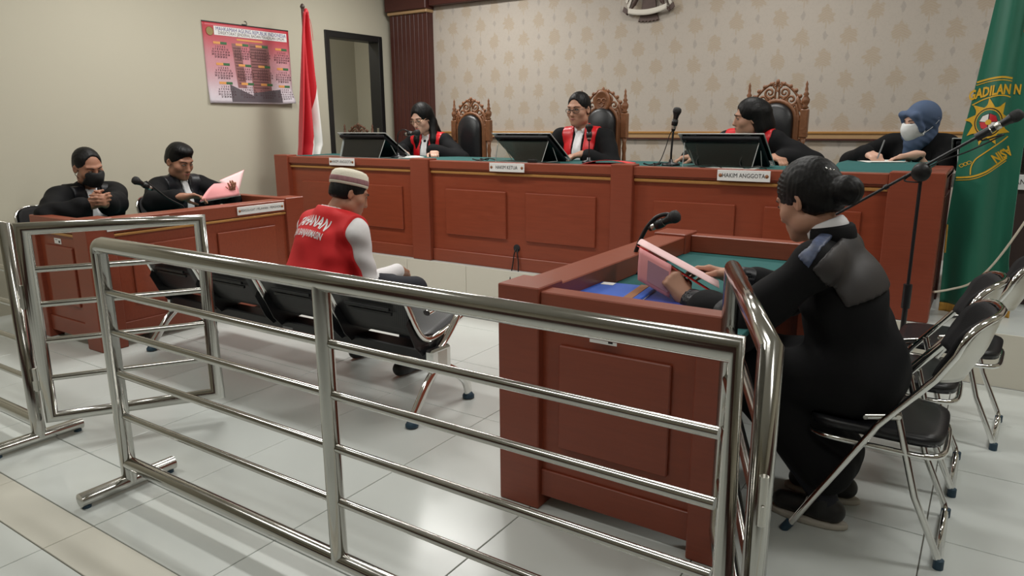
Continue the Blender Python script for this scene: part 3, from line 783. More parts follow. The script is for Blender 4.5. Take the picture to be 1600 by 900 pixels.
obj('cloth', MB().sheet(gsheet, 90, 90, .003), FLAGGREEN, gf)
def strip(mb, pts, w, off=.006):
    P = smooth_path([(x, 0, z) for x, z in pts], 10)
    nv = []
    for i, p in enumerate(P):
        t = (P[min(i+1, len(P)-1)]-P[max(i-1, 0)]).normalized(); n = Vector((-t.z, 0, t.x))
        for s in (-1, 1): q = p+n*s*w/2; nv.append(gpt(q.x, q.z, off))
    mb.raw(nv, [(2*i, 2*i+2, 2*i+3, 2*i+1) for i in range(len(P)-1)], 0, True)
def eline(pts, w, off=.006):
    q = MB(); strip(q, pts, w, off); obj('embroidered_line', q, FLAGGOLD, gf)
eline([(-.130, 1.540), (-.08, 1.555), (-.02, 1.562), (.024, 1.556)], .009)
eline([(-.131, 1.525), (-.08, 1.541), (-.02, 1.548), (.024, 1.542)], .004)
eline([(-.138, 1.424), (-.09, 1.452), (-.04, 1.468), (.0, 1.470), (.027, 1.462)], .006)
eline([(-.104, 1.058), (-.105, 1.10), (-.09, 1.14), (-.06, 1.17), (-.02, 1.205), (.02, 1.24), (.040, 1.262)], .006)
eline([(-.168, 1.040), (-.10, 1.048), (-.04, 1.075), (.01, 1.115), (.048, 1.15)], .009)
eline([(-.168, 1.026), (-.10, 1.034), (-.04, 1.061), (.01, 1.10), (.048, 1.135)], .004)
for cx, cz in ((-.150, 1.105), (-.134, 1.113), (-.118, 1.121)):
    eline([(cx-.012, cz), (cx, cz+.01), (cx+.012, cz+.004), (cx, cz-.008), (cx-.012, cz)], .003)

tv, tf = text_geo('GADILAN N', .068, .0026, .62, .012)
mb = MB(); mb.raw([gpt(-.045+x, 1.495+y+.13*x-1.0*x*x, .008) for x, y in tv], tf)
obj('lettering', mb, FLAGGOLD, gf)
tv, tf = text_geo('ASIN', .068, .0026, .60, .012)
ca, sa = math.cos(math.radians(35)), math.sin(math.radians(35))
mb = MB(); mb.raw([gpt(.024-(x*ca-y*sa), 1.168-(x*sa+y*ca), .007) for x, y in tv], tf)
obj('lettering', mb, FLAGGOLD, gf)
# sunburst emblem
EC = (-.055, 1.335)
def disc(mb, poly, off, m=0):
    n = len(poly); K = 6; cx = sum(a for a, b in poly)/n; cz = sum(b for a, b in poly)/n
    poly = [(poly[i][0]+(poly[(i+1) % n][0]-poly[i][0])*t/3, poly[i][1]+(poly[(i+1) % n][1]-poly[i][1])*t/3) for i in range(n) for t in range(3)]; n = len(poly)
    vs = [gpt(EC[0]+(cx+(x-cx)*k/K)*1.18, EC[1]+(cz+(z-cz)*k/K)*1.18, off) for k in range(1, K+1) for x, z in poly] + [gpt(EC[0]+cx*1.18, EC[1]+cz*1.18, off)]
    mb.raw(vs, [(k*n+i, k*n+(i+1) % n, (k+1)*n+(i+1) % n, (k+1)*n+i) for k in range(K-1) for i in range(n)] + [(K*n, (i+1) % n, i) for i in range(n)], m)
sun = []
for k in range(9):
    a = 2*PI*k/9+.2
    for da, rr in ((-.33, .068), (-.15, .080), (.06, .106), (.13, .080), (.22, .072)): sun.append((math.cos(a+da)*rr*.88, math.sin(a+da)*rr))
mb = MB(); disc(mb, sun, .008, 0)
cir = lambda r: [(math.cos(2*PI*i/28)*r*.86, math.sin(2*PI*i/28)*r) for i in range(28)]
disc(mb, cir(.062), .0095, 1); disc(mb, cir(.057), .011, 0); disc(mb, cir(.053), .0125, 2)
shield = [(-.036, .004), (-.026, .028), (0, .040), (.026, .028), (.036, .004), (.026, -.026), (0, -.038), (-.026, -.026)]
disc(mb, shield, .014, 1)
disc(mb, [(-.002, .0), (-.002, .036), (-.024, .026), (-.034, .004)], .0155, 4); disc(mb, [(.002, 0), (.002, .037), (.026, .027), (.034, .004)], .0155, 3)
disc(mb, [(-.002, 0), (-.034, 0), (-.025, -.025), (-.002, -.036)], .0155, 3); disc(mb, [(.002, 0), (.034, 0), (.025, -.025), (.002, -.036)], .0155, 4)
disc(mb, [(math.cos(a)*.012, math.sin(a)*.012) for a in [2*PI*i/10 for i in range(10)]], .017, 0)
obj('sunburst_emblem', mb, [FLAGGOLD, INK, FLAGGREEN, FLAGRED, FLAGWHITE], gf, 'gold sunburst emblem with a small quartered shield')
mb = MB(); fz = GZ1
mb.sheet(lambda u, v: gpt(gl(fz)+(gr(fz)-gl(fz))*u, fz-.0, -.002)+Vector((0, .003*math.sin(u*260), -.055*v)), 80, 3, .004)
obj('fringe', mb, FRINGE, gf, 'gold fringe along the hem')
obj('tassel_cord', MB().tube(smooth_path([tuple(gpt(.055, 2.0, .03)), tuple(gpt(.05, 1.9, .03)), tuple(gpt(.045, 1.78, .03))], 5), .004, 6), TAN, gf)
obj('side_cord', MB().tube([tuple(gpt(gl(.72)+.003, .78)), tuple(gpt(gl(.66)+.004, .69)), tuple(gpt(gl(.6)+.004, .62))], .006, 6), FRINGE, gf)
cd = smooth_path([(-.192, 4.35, .452), (-.12, 4.44, .458), (-.03, 4.46, .50), (.055, 4.46, .61), (.162, 4.47, .84), (.30, 4.5, 1.2)], 10)
obj('white_cord', MB().tube(cd, .006, 8), CORD, None, "white cord sagging across the green flag from the bench corner", 'cord')

# ------------------------------------------------------------------ national emblem on the wallpaper
ge = thing('wall_emblem', 'dark bronze eagle emblem with a lettered ribbon on the wallpaper, cut by the top edge', 'emblem', (-2.755, WY, 2.235))
def ep(x, z, y=0.0): return Vector((x, -y, z))
mb = MB()
tail = [ep(-.075, .06), ep(-.10, .0), ep(-.085, .008), ep(-.07, -.004), ep(-.052, .006), ep(-.035, -.006), ep(-.018, .004), ep(0, -.008), ep(.018, .004), ep(.035, -.006), ep(.052, .006), ep(.07, -.002), ep(.085, .010), ep(.10, .004), ep(.075, .06), ep(.055, .22), ep(-.055, .22)]
mb.prism(tail, (0, -.022, 0)); obj('tail', mb, BRONZE, ge)
for s in (-1, 1):
    mb = MB().tube(smooth_path([ep(s*.05, .30, .03), ep(s*.09, .24, .035), ep(s*.135, .15, .04), ep(s*.165, .11, .045)], 5), [.04]*6+[.03]*5+[.018]*5, 10, flat=(1, .6))
    for k in range(3): mb.tube([ep(s*.165, .11, .045), ep(s*(.185+.012*k), .10-.014*k, .05)], .009, 6)
    obj('leg', mb, BRONZE, ge)
    mb = MB()
    for k in range(6):
        a0 = ep(s*(.08+.012*k), .42+.02*k, .01); a1 = ep(s*(.20+.018*k), .14+.045*k, .012)
        mb.prism([a0+Vector((-.012, 0, 0)), a1+Vector((-.014, 0, 0)), a1+Vector((0, 0, -.02)), a1+Vector((.014, 0, 0)), a0+Vector((.012, 0, 0))], (0, -.008, 0))
    obj('wing', mb, SILVERW, ge)
    for k in range(3): obj('feather_edge', MB().tube([ep(s*(.185+.018*k), .135+.045*k, .02), ep(s*(.09+.012*k), .40+.02*k, .02)], .004, 6), BRONZE, ge)
mb = MB(); mb.ball(ep(0, .36, .03), (.09, .05, .15)).prism([ep(-.06, .34, .08), ep(0, .24, .08), ep(.06, .34, .08), ep(.06, .42, .08), ep(-.06, .42, .08)], (0, -.01, 0)).ball(ep(0, .54, .05), (.04, .04, .05))
obj('body', mb, BRONZE, ge)
def rib(u, v):
    x = -.185+.37*u; return ep(x, .072 + .55*x*x*1.6 + .03*x + (.5-v)*.048, .058)
obj('ribbon', MB().sheet(rib, 20, 3, .006), SILVERW, ge, 'pale ribbon with the motto')
for s in (-1, 1): obj('ribbon_end', MB().prism([ep(s*.18, .095, .03), ep(s*.235, .14, .03), ep(s*.25, .10, .03), ep(s*.20, .06, .03)], (0, -.01, 0)), BRONZE, ge)
tv, tf = text_geo('BHINNEKA  TUNGGAL  IKA', .036, .0008, .82)
mb = MB(); mb.raw([rib(x/.37+.5, .5-y/.048)+Vector((0, -.002, 0)) for x, y in tv], tf); obj('lettering', mb, INK, ge)

# ------------------------------------------------------------------ carved judges' chairs (local: front +y, back plane y = -.22)
def carved_chair(name, label, loc, rotz, H=1.0, m=CARVED, medal=False):
    r = thing(name, label, 'chair', loc, rotz, 'carved chairs along the bench')
    yb = -.22
    for s in (-1, 1):
        x = s*.198
        col = [(.016, .46*H), (.020, .50*H), (.013, .53*H), (.019, .58*H), (.021, .68*H), (.014, .78*H), (.020, .82*H), (.014, .86*H), (.022, .90*H)]
        p = obj('post', MB().lathe(col, (x, yb, 0), seg=14).box((x-.024, yb-.022, .0005), (x+.024, yb+.022, .46*H), .004).box((x-.027, yb-.025, .90*H), (x+.027, yb+.025, 1.09*H), .006), m, r)
        fin = [(.012, 0), (.026, .008), (.014, .022), (.026, .045), (.028, .065), (.013, .09), (.02, .102), (.010, .118), (.012, .135), (.007, .155), (.010, .170), (.0, .195)]
        obj('finial', MB().lathe(fin, (x, yb, 1.09*H), seg=14), m, p)
        obj('stile', MB().box((s*.150-.018, yb-.012, .46*H), (s*.150+.018, yb+.014, 1.05*H), .005), m, r)
        obj('leg', MB().lathe([(.028, .0005), (.020, .05), (.028, .12), (.022, .2), (.03, .36), (.03, .40)], (x, .20, 0), seg=14), m, r)
        obj('arm', MB().tube(smooth_path([(x, yb, .66*H), (x*1.08, 0, .675*H), (x*1.12, .18, .66*H), (x*1.1, .215, .63*H)], 5), .02, 10).lathe([(.016, .42), (.022, .5), (.014, .56), (.02, .65*H)], (x*1.08, .16, 0), seg=12), m, r)
    obj('seat_rail', MB().box((-.215, yb, .30), (.215, .215, .36), .006), m, r)
    obj('seat', MB().box((-.20, yb+.03, .36), (.20, .20, .425), .025), LEATHER, r)
    # arched leather back
    n = 14; w = .128; z0, zs = .50*H, 1.02*H
    out = [(-w, z0)] + [(-w, z0+(zs-z0)*i/4) for i in range(1, 5)] + [(math.cos(PI-PI*i/n)*w, zs+math.sin(PI*i/n)*w*.95) for i in range(1, n)] + [(w, zs-(zs-z0)*i/4) for i in range(5)]
    def pad(k): return [Vector((x*k, 0, (z-.8*H)*k+.8*H)) for x, z in out]
    mb = MB(); P0 = pad(1.0); P1 = pad(.9); P2 = pad(.55); N = len(P0)
    vs = [p+Vector((0, yb+.012, 0)) for p in P0] + [p+Vector((0, yb+.045, 0)) for p in pad(.97)] + [p+Vector((0, yb+.062, 0)) for p in P1] + [p+Vector((0, yb+.072, 0)) for p in P2] + [Vector((0, yb+.074, .8*H))]
    fs = []
    for k in range(3): fs += [(k*N+i, (k+1)*N+i, (k+1)*N+(i+1) % N, k*N+(i+1) % N) for i in range(N)]
    fs += [(3*N+i, 4*N, 3*N+(i+1) % N) for i in range(N)] + [tuple(range(N))]
    mb.raw(vs, fs, 0, True); obj('back_cushion', mb, LEATHER, r)
    obj('arch_frame', MB().tube([Vector((x*1.06, yb+.005, (z-.8*H)*1.03+.8*H)) for x, z in out], .014, 8, flat=(1.2, 1)), m, r)
    if not m == CARVED_DK: obj('back_panel', MB().prism([Vector((x*1.04, yb-.006, (z-.8*H)*1.02+.8*H)) for x, z in out], (0, -.008, 0)), m, r)
    # pierced crest of scrolls
    mb = MB(); zc = zs+.10*H
    def scroll(cx, cz, r0, a0, turns, sgn, thick=.010, tail=None):
        pts = []; k = int(14*turns)
        for i in range(k+1):
            t = i/k; a = a0+sgn*2*PI*turns*t; rr = r0*(1-.82*t); pts.append(Vector((cx+math.cos(a)*rr, yb+.004, cz+math.sin(a)*rr)))
        if tail: pts = smooth_path([(tail[0], yb+.004, tail[1]), tuple(pts[0])], 4)[:-1]+pts
        mb.tube(pts, [1.25*thick*(1-.45*i/(len(pts)-1)) for i in range(len(pts))], 7)
    for s in (-1, 1):
        scroll(s*.135, zc-.035, .036, PI/2 if s > 0 else PI/2, 1.3, s, .009, (s*.165, zc-.11))
        scroll(s*.100, zc+.035, .042, PI if s < 0 else 0, 1.4, -s, .010, (s*.175, zc-.05))
        scroll(s*.052, zc+.085, .036, -PI/2, 1.3, s, .009, (s*.03, zc+.01))
        scroll(s*.045, zc+.020, .026, PI/2, 1.2, -s, .008, (s*.02, zc+.06))
        scroll(s*.016, zc+.135, .016, -PI/2, 1.1, s, .007, (s*.004, zc+.09))
        mb.tube(smooth_path([(s*.185, yb, zc-.13), (s*.178, yb, zc-.03), (s*.14, yb, zc+.06), (s*.08, yb, zc+.125), (s*.02, yb, zc+.155)], 5), .009, 7)
        for k in range(5):
            a = .25+.27*k; mb.ball((s*math.cos(a)*.182, yb+.002, zc-.035+math.sin(a)*.185), (.016, .010, .016), 8, 5)
        mb.tube(smooth_path([(s*.185, yb, zc-.13), (s*.15, yb, zc-.09), (s*.10, yb, zc-.035), (s*.05, yb, zc-.012), (0, yb, zc-.01)], 5), .009, 7)
        mb.tube(smooth_path([(0, yb, zc+.0), (s*.014, yb, zc+.05), (s*.010, yb, zc+.12), (0, yb, zc+.165)], 5), .008, 7)
    mb.ball((0, yb+.002, zc+.16), (.014, .012, .02), 10, 6)
    obj('carved_crest', mb, m, r, 'pierced crest of carved scrolls')
    if medal:
        md = obj('medallion', MB().lathe([(0, .03), (.052, .03), (.058, .034), (.070, .030), (.074, .018), (.074, 0), (0, 0)], (0, yb+.0, zc+.065), (0, 1, 0), 28, squash=(1, 1.25)), m, r, 'oval carved medallion in the crest')
        mb = MB()
        for s in (-1, 1): mb.tube(arc((s*.022, yb+.031, zc+.07), .018, 0, 5.2, 12, (s, 0, 0), (0, 0, 1)), .005, 6)
        mb.tube(arc((0, yb+.031, zc+.045), .022, 0, PI, 8, (1, 0, 0), (0, 0, -1)), .005, 6).ball((0, yb+.031, zc+.07), (.010, .006, .016), 8, 5)
        obj('relief', mb, m, md)
    return r
carved_chair('carved_chair', 'carved teak chair with black leather back beside the bespectacled woman judge', (-4.10, 5.27, .285), PI)
carved_chair('carved_chair', 'carved teak chair with an oval medallion behind the speaking male judge', (-2.745, 5.27, .285), PI, 1.04, CARVED, True)
carved_chair('carved_chair', 'carved teak chair with black leather back behind the judge with turned head', (-1.36, 5.27, .285), PI, 1.05)
carved_chair('carved_chair', 'low dark carved chair behind the leftmost monitor by the doorway', (-5.50, 5.20, .285), PI, .80, CARVED_DK)

# ------------------------------------------------------------------ sloped monitors in clear acrylic stands
def monitor(label, loc, w=.53, rotz=0):
    r = thing('monitor', label, 'monitor', loc, rotz, 'sloped monitors on acrylic stands')
    B = Vector((0, .16, .012)); T = Vector((0, -.14, .208)); d = (T-B); L = d.length; d.normalize(); n = Vector((0, d.z, -d.y)); n = -n if n.z > 0 else n   # n points below the slope
    X = Vector((1, 0, 0)); M = Matrix((X, d, X.cross(d))).transposed().to_4x4(); M.translation = B
    obj('acrylic_sheet', MB().box((-w/2, 0, -.003), (w/2, L, .003), 0, M=M), ACRYLIC, r)
    e = MB()
    for a, b in (((-w/2, 0), (w/2, 0)), ((w/2, 0), (w/2, L)), ((w/2, L), (-w/2, L)), ((-w/2, L), (-w/2, 0))): e.tube([M @ Vector((*a, 0)), M @ Vector((*b, 0))], .0042, 6)
    obj('polished_edge', e, ACRYLIC_EDGE, r)
    s = obj('screen', MB().box((-w/2+.02, .015, .004), (w/2-.02, L-.012, .030), .006, M=M), SCREEN, r)
    obj('back_cover', MB().box((-w/2+.012, .01, -.010), (w/2-.012, L-.01, -.0034), .003, M=M), SCREEN, r)
    obj('display', MB().box((-w/2+.035, .03, .0302), (w/2-.035, L-.027, .031), 0, M=M), mat('dark_display', lin(16, 18, 22), .15) if 'dark_display' not in MATS else MATS['dark_display'], s)
    for x in (-w*.34, w*.30):
        obj('clip', MB().box((x-.018, -.118, .158), (x+.018, -.098, .192), .002), ACRYLIC_EDGE, r)
    obj('brand_strip', MB().box((w*.14, .10, -.0115), (w*.34, .118, -.0102), 0, M=M), GREYPLASTIC, r, 'pale reflective strip on the back of the screen')
    # front support frame of clear sheet
    F = [Vector((-w/2+.03, -.10, .178)), Vector((w/2-.03, -.10, .178)), Vector((w/2-.05, -.175, .003)), Vector((-w/2+.05, -.175, .003))]
    obj('support_sheet', MB().prism(F, (0, -.004, .001)), ACRYLIC, r)
    e = MB()
    for i in range(4): e.tube([F[i], F[(i+1) % 4]], .0032, 6)
    for sx in (-1, 1): e.tube([F[1 if sx > 0 else 0], Vector((sx*(w/2-.05), .05, .004)), F[2 if sx > 0 else 3]], .003, 6)
    obj('polished_edge', e, ACRYLIC_EDGE, r)
    return r
monitor('black sloped monitor on an acrylic stand before the bespectacled woman judge', (-4.50, 4.60, 1.066), .56)
monitor('black sloped monitor on an acrylic stand beside the speaking male judge', (-2.89, 4.60, 1.066), .50)
monitor('black sloped monitor on an acrylic stand hiding the judge with turned head', (-1.43, 4.60, 1.066), .53)

# ------------------------------------------------------------------ the registrar's desk at the right
cd_ = thing('clerk_desk', 'dark brown desk behind the green flag at the right edge', 'desk', (.72, 5.05, .285))
for nm, lo, hi, mm in (('front_panel', (-.88, .02, .0005), (.9, .05, .72), BROWNBOARD), ('top', (-.92, 0, .715), (.95, .62, .745), BROWNBOARD), ('side_panel', (-.9, .05, .0005), (-.87, .6, .715), BROWNBOARD), ('side_panel', (.88, .05, .0005), (.91, .6, .715), BROWNBOARD)):
    boxpart(nm, lo, hi, mm, cd_)
nameplate('nameplate', 'PANITERA PENGGANTI', (.005, 5.045, 1.003-.005), (.42, .085), (1, 0, 0), FN, 'white plate ending ANTI on the dark desk at the right edge', tsize=.042, emb=False)
monitor('black sloped monitor on the dark desk half hidden by the green flag', (.10, 5.30, 1.0305), .66)
# papers and clutter on the bench
def paper_stack(label, loc, rot, size=(.21, .297), n=3, m=PAPER, name='paper_sheet', cat='paper', th=.0012):
    r = thing(name, label, cat, loc, rot)
    for k in range(n):
        a = random.uniform(-.06, .06); M = Matrix.Rotation(a, 4, 'Z'); M.translation = (random.uniform(-.008, .008), random.uniform(-.008, .008), .0005+k*th*1.3)
        obj('sheet', MB().box((-size[0]/2, -size[1]/2, 0), (size[0]/2, size[1]/2, th), 0, M=M), m, r)
    return r
BT = 1.0665
paper_stack('white papers spread before the bespectacled woman judge', (-4.20, 4.72, BT), .9, n=4)
paper_stack('white papers under the monitor of the judge with turned head', (-1.33, 4.43, BT), 1.5, (.08, .30), 3)
paper_stack('white sheets beneath the leftmost monitor', (-4.62, 4.415, BT), 1.5, (.05, .34), 2)
ac = thing('cable_adapter', 'small black adapter block lying in front of the middle monitor', 'adapter', (-2.76, 4.412, BT))
obj('block', MB().box((-.035, -.012, .0005), (.035, .018, .026), .004), MICBLACK, ac); obj('lead', MB().tube(smooth_path([(.035, 0, .012), (.09, .01, .006), (.14, .04, .006), (.2, .05, .006)], 5), .003, 6), CABLE, ac)
for i, (x, lab) in enumerate(((-3.26, 'tangle of black cable on the bench left of the middle monitor'), (-1.86, 'loop of black cable at the foot of the bench microphone stand'))):
    pts = [(x+.12*math.cos(a)*(1-.1*k), 4.50+.05*math.sin(a*1.3), BT+.006+.006*(k % 3)) for k, a in enumerate([i_*.7 for i_ in range(14)])]
    obj('cable_loop', MB().tube(smooth_path(pts, 4), .004, 6), CABLE, None, lab, 'cable')
for x, lab in ((-1.56, 'thin black lead looping below the right monitor, left one'), (-1.29, 'thin black lead looping below the right monitor, right one')):
    obj('monitor_lead', MB().tube(smooth_path([(x, 4.47, BT+.07), (x+.01, 4.405, BT+.03), (x+.05, 4.40, BT+.005), (x+.12, 4.402, BT+.022), (x+.17, 4.41, BT+.005)], 5), .003, 6), CABLE, None, lab, 'cable')
fo = thing('red_folder', 'bright red folder lying on the bench before the speaking male judge', 'folder', (-2.22, 4.55, BT), .3)
obj('cover', MB().box((-.17, -.12, .0005), (.17, .12, .004), .001), REDFOLD, fo)
obj('flap', MB().sheet(lambda u, v: Vector((-.17+.34*u, -.12+.24*v, .006+.028*math.sin(PI*u)*(1-v*.5))), 8, 4, .002), REDFOLD, fo)
# dull brown box and small things left of the first monitor
bxr = thing('folded_document', 'brown folded document lying on the left end of the bench', 'document', (-4.86, 4.46, BT), .1)
obj('cover', MB().box((-.19, -.05, .0005), (.19, .10, .010), .002), mat('brown_card', lin(128, 92, 78), .7), bxr)

# ------------------------------------------------------------------ microphones
def mic_capsule(root, tail, head, scale=1.0):
    t = Vector(tail); h = Vector(head); d = (h-t).normalized(); L = (h-t).length
    b = obj('microphone_body', MB().lathe([(.010, 0), (.0125, .004), (.0135, L*.45), (.018, L*.72), (.0225, L*.80), (.0225, L*.84)], t, d, 16), MICBLACK, root)
    obj('silver_band', MB().lathe([(.0138, L*.10), (.0146, L*.12), (.0150, L*.28), (.0144, L*.30)], t, d, 16).lathe([(.0150, L*.40), (.0166, L*.41), (.0178, L*.54), (.0170, L*.55)], t, d, 16), CHROME_SATIN, b, 'silver band on the microphone body')
    obj('grille', MB().lathe([(.0225, L*.82), (.027, L*.88), (.0275, L*.96), (.024, L*1.05), (.014, L*1.10), (0, L*1.115)], t, d, 18), MICGRILLE, root)
def table_mic(label, base, neck, tail, head, r=.06, rneck=.007):
    o = Vector(base); root = thing('desk_microphone', label, 'microphone', base)
    obj('base', MB().lathe([(r, .0005), (r, .008), (r*.85, .016), (.015, .022), (.012, .04)], (0, 0, 0), seg=26), BLACKMETAL, root)
    obj('gooseneck', MB().tube([(0, 0, .03)]+[tuple(p-o) for p in smooth_path(neck, 6)], rneck, 10), MICBLACK, root)
    e = Vector(neck[-1])-o; t = Vector(tail)-o; h = Vector(head)-o; m_ = t.lerp(h, .4)
    obj('clip', MB().tube([e, m_], .010, 8).lathe([(.019, -.02), (.021, 0), (.019, .02)], m_, (h-t), 14), MICBLACK, root)
    mic_capsule(root, t, h)
    return root
table_mic('slim microphone stand with an upright microphone left of the right monitor', (-1.785, 4.58, BT), [(-1.785, 4.58, 1.15), (-1.783, 4.585, 1.22), (-1.78, 4.59, 1.30)], (-1.782, 4.59, 1.29), (-1.757, 4.585, 1.425))
mth = obj('stand_cable', MB().tube(smooth_path([(-1.785, 4.60, 1.30), (-1.81, 4.60, 1.26), (-1.83, 4.59, 1.18), (-1.86, 4.57, 1.09), (-1.90, 4.55, BT+.006)], 6), .003, 6), CABLE, None, 'thin cable hanging beside the upright bench microphone', 'cable')
table_mic("microphone on a thin stand before the speaking male judge's chest", (-2.404, 4.60, BT), [(-2.404, 4.60, 1.12), (-2.403, 4.60, 1.2), (-2.404, 4.60, 1.26)], (-2.404, 4.60, 1.22), (-2.41, 4.61, 1.325), .05, .004)
table_mic('microphone lying level on its stand before the bespectacled woman judge', (-4.215, 4.60, BT), [(-4.215, 4.60, 1.15), (-4.215, 4.60, 1.22), (-4.20, 4.6, 1.275), (-4.15, 4.60, 1.30), (-4.10, 4.60, 1.29)], (-4.135, 4.60, 1.262), (-4.0, 4.62, 1.274), .06, .005)
table_mic('black gooseneck microphone on the left side desk between the two lawyers', (-4.70, 2.93, .7155), [(-4.70, 2.90, .80), (-4.70, 2.80, .86), (-4.70, 2.72, .93), (-4.70, 2.66, .985)], (-4.70, 2.70, .93), (-4.70, 2.585, 1.0), .06)
table_mic('black gooseneck microphone with a round base on the green desk top', (-1.275, 2.85, .7155), [(-1.26, 2.85, .78), (-1.235, 2.85, .85), (-1.205, 2.85, .91), (-1.165, 2.85, .955), (-1.12, 2.85, .972), (-1.095, 2.85, .962)], (-1.195, 2.85, .905), (-1.075, 2.845, .968), .085, .009)
# boom stand
bs = thing('boom_microphone_stand', 'tall black boom microphone stand at the right, behind the prosecutor', 'microphone stand', (-.286, 3.95, 0))
BO = Vector((-.286, 3.95, 0))
obj('lower_tube', MB().cyl((0, 0, .05), (0, 0, .52), .0125).cyl((0, 0, .44), (0, 0, .56), .020), BLACKMETAL, bs)
obj('upper_tube', MB().cyl((0, 0, .52), (0, 0, 1.10), .008), BLACKMETAL, bs)
obj('joint_knob', MB().lathe([(0, -.03), (.038, -.03), (.042, -.02), (.042, .02), (.036, .03), (0, .03)], (0, -.012, 1.108), (0, 1, .2), 18), MICBLACK, bs)
bd = Vector((.058+.577, 0, 1.367-.929)).normalized()
tl = Vector((-.577, 3.95, .929))-BO; mh = Vector((.058, 3.95, 1.367))-BO
obj('boom_arm', MB().tube([tl-bd*.12, mh-bd*.14], .0075, 10).cyl(tl-bd*.16, tl-bd*.10, .016).cyl(tl+bd*.17, tl+bd*.19, .012), BLACKMETAL, bs)
mic_capsule(bs, mh-bd*.16, mh+bd*.005)
obj('clip', MB().tube([mh-bd*.175, mh-bd*.115], .019, 12), MICBLACK, bs)
obj('cable', MB().tube(smooth_path([mh-bd*.16, mh-bd*.14+Vector((0, -.01, -.03)), mh-bd*.05+Vector((0, -.01, -.055)), mh-bd*.2+Vector((0, -.012, -.045)), mh-bd*.33+Vector((0, -.01, -.02)), mh-bd*.5+Vector((0, 0, -.012)), Vector((.0, -.02, 1.06))], 6), .0035, 6), CABLE, bs)
for k, (ax, ay) in enumerate(((.25, .33), (-.30, .14), (-.12, -.28))):
    l = obj('leg', MB().tube([(0, 0, .16), (ax*.9, ay*.9, .03), (ax, ay, .012)], .008, 8), BLACKMETAL, bs)
    obj('rubber_foot', MB().cyl((ax*.93, ay*.93, .016), (ax*1.03, ay*1.03, .012), .012), RUBBER, l)
wire = [(-.30, 3.94, 1.06), (-.34, 3.93, .98), (-.42, 3.92, .89), (-.52, 3.9, .82)]

# ------------------------------------------------------------------ folding chairs (local: front +y)
def folding_chair(name, label, loc, rotz):
    r = thing(name, label, 'chair', loc, rotz, 'chrome folding chairs')
    W = .205
    def top(t):
        c, s = -math.cos(PI*t), math.sin(PI*t); a = math.copysign(abs(c)**.55, c); b = abs(s)**.6
        return (W*a, -.178-.03*b-.070*(1-a*a), .69+.103*b)
    path = [(-W, .235, .012), (-W, .0, .435), (-W, -.135, .61)] + [top(i/22) for i in range(23)] + [(W, -.135, .61), (W, .0, .435), (W, .235, .012)]
    obj('front_frame', MB().tube(path, .011, 10), CHROME, r)
    rear = [(-W+.022, -.045, .49), (-W+.022, -.12, .22), (-W+.022, -.195, .05), (-W+.03, -.205, .02), (W-.03, -.205, .02), (W-.022, -.195, .05), (W-.022, -.12, .22), (W-.022, -.045, .49)]
    obj('rear_leg_frame', MB().tube(rear, .011, 10), CHROME, r)
    for s in (-1, 1):
        obj('link_bar', MB().tube([(s*(W-.0), -.055, .475), (s*(W-.0), .035, .455)], .009, 6, flat=(.4, 1.2)).cyl((s*(W+.006), -.055, .475), (s*(W-.015), -.055, .475), .007).cyl((s*(W+.006), .035, .455), (s*(W-.015), .035, .455), .007), CHROME, r)
        obj('rubber_cap', MB().cyl((s*W, .247, .0005), (s*W, .228, .03), .015), RUBBER, r)
        obj('rubber_cap', MB().cyl((s*(W-.026), -.206, .0005), (s*(W-.026), -.206, .03), .015), RUBBER, r)
    obj('cross_bar', MB().tube([(-W, .19, .09), (W, .19, .09)], .008, 8), CHROME, r)
    def seat(u, v, k=1.0, z=0.0):
        a = 2*u-1; b = 2*v-1; e = 5.0
        q = max(1e-6, (abs(a)**e+abs(b)**e)**(1/e)); mx = max(abs(a), abs(b), 1e-6); a, b = a*mx/q, b*mx/q
        return Vector((a*.185*k, .015+b*.20*k, .372+z-.02*(b < 0)*b*b*.3 + .008*(1-a*a)*(1-b*b)))
    obj('seat', MB().sheet(lambda u, v: seat(v, u, .97, .012), 12, 12, .028), VINYL, r)
    obj('seat_rim', MB().tube([seat(*q) - Vector((0, 0, .016)) for q in [(t, 0) for t in np.linspace(0, .95, 10)]+[(1, t) for t in np.linspace(0, .95, 10)]+[(1-t, 1) for t in np.linspace(0, .95, 10)]+[(0, 1-t) for t in np.linspace(0, .95, 10)]], .010, 8, closed=True, hint=(0, 0, 1)), CHROME, r)
    def back(u, v, off=0.0, k=1.0):
        z = .605+.185*v; tz = max(0.0, (z-.69)/.103)
        lim = 1.0 if tz <= 0 else math.cos(math.asin(min(.999, tz**(1/.6))))**.55
        a = (2*u-1)*max(.35, lim)
        y = -.130-.048*min(1, (z-.60)/.09)-.03*tz - .070*(1-a*a) + off
        return Vector((a*W*k, y, z-.014*(1-a*a)*(1-v)*2))
    obj('back_shell', MB().sheet(lambda u, v: back(u, v, -.003), 18, 10, -.003), CHROME_SATIN, r)
    obj('back_pad', MB().sheet(lambda u, v: back(u, .04+.93*v, .013 - .008*abs(2*v-1)**4, .93), 18, 10, .010), PADCLOTH, r)
    return r
fc = folding_chair('folding_chair', 'chrome folding chair with black seat the prosecutor sits on', (-.205, 2.535, 0), PI/2)
dup(fc, (-.195, 3.065, 0), PI/2, 'empty chrome folding chair next behind the prosecutor, middle of the row')
dup(fc, (-.062, 3.61, 0), PI/2-.05, 'empty chrome folding chair nearest the green flag, end of the row')
dup(fc, (-5.42, 2.42, 0), -PI/2, 'chrome folding chair under the masked lawyer, only its back arc showing')
dup(fc, (-5.42, 3.28, 0), -PI/2, 'chrome folding chair under the young lawyer reading a folder')

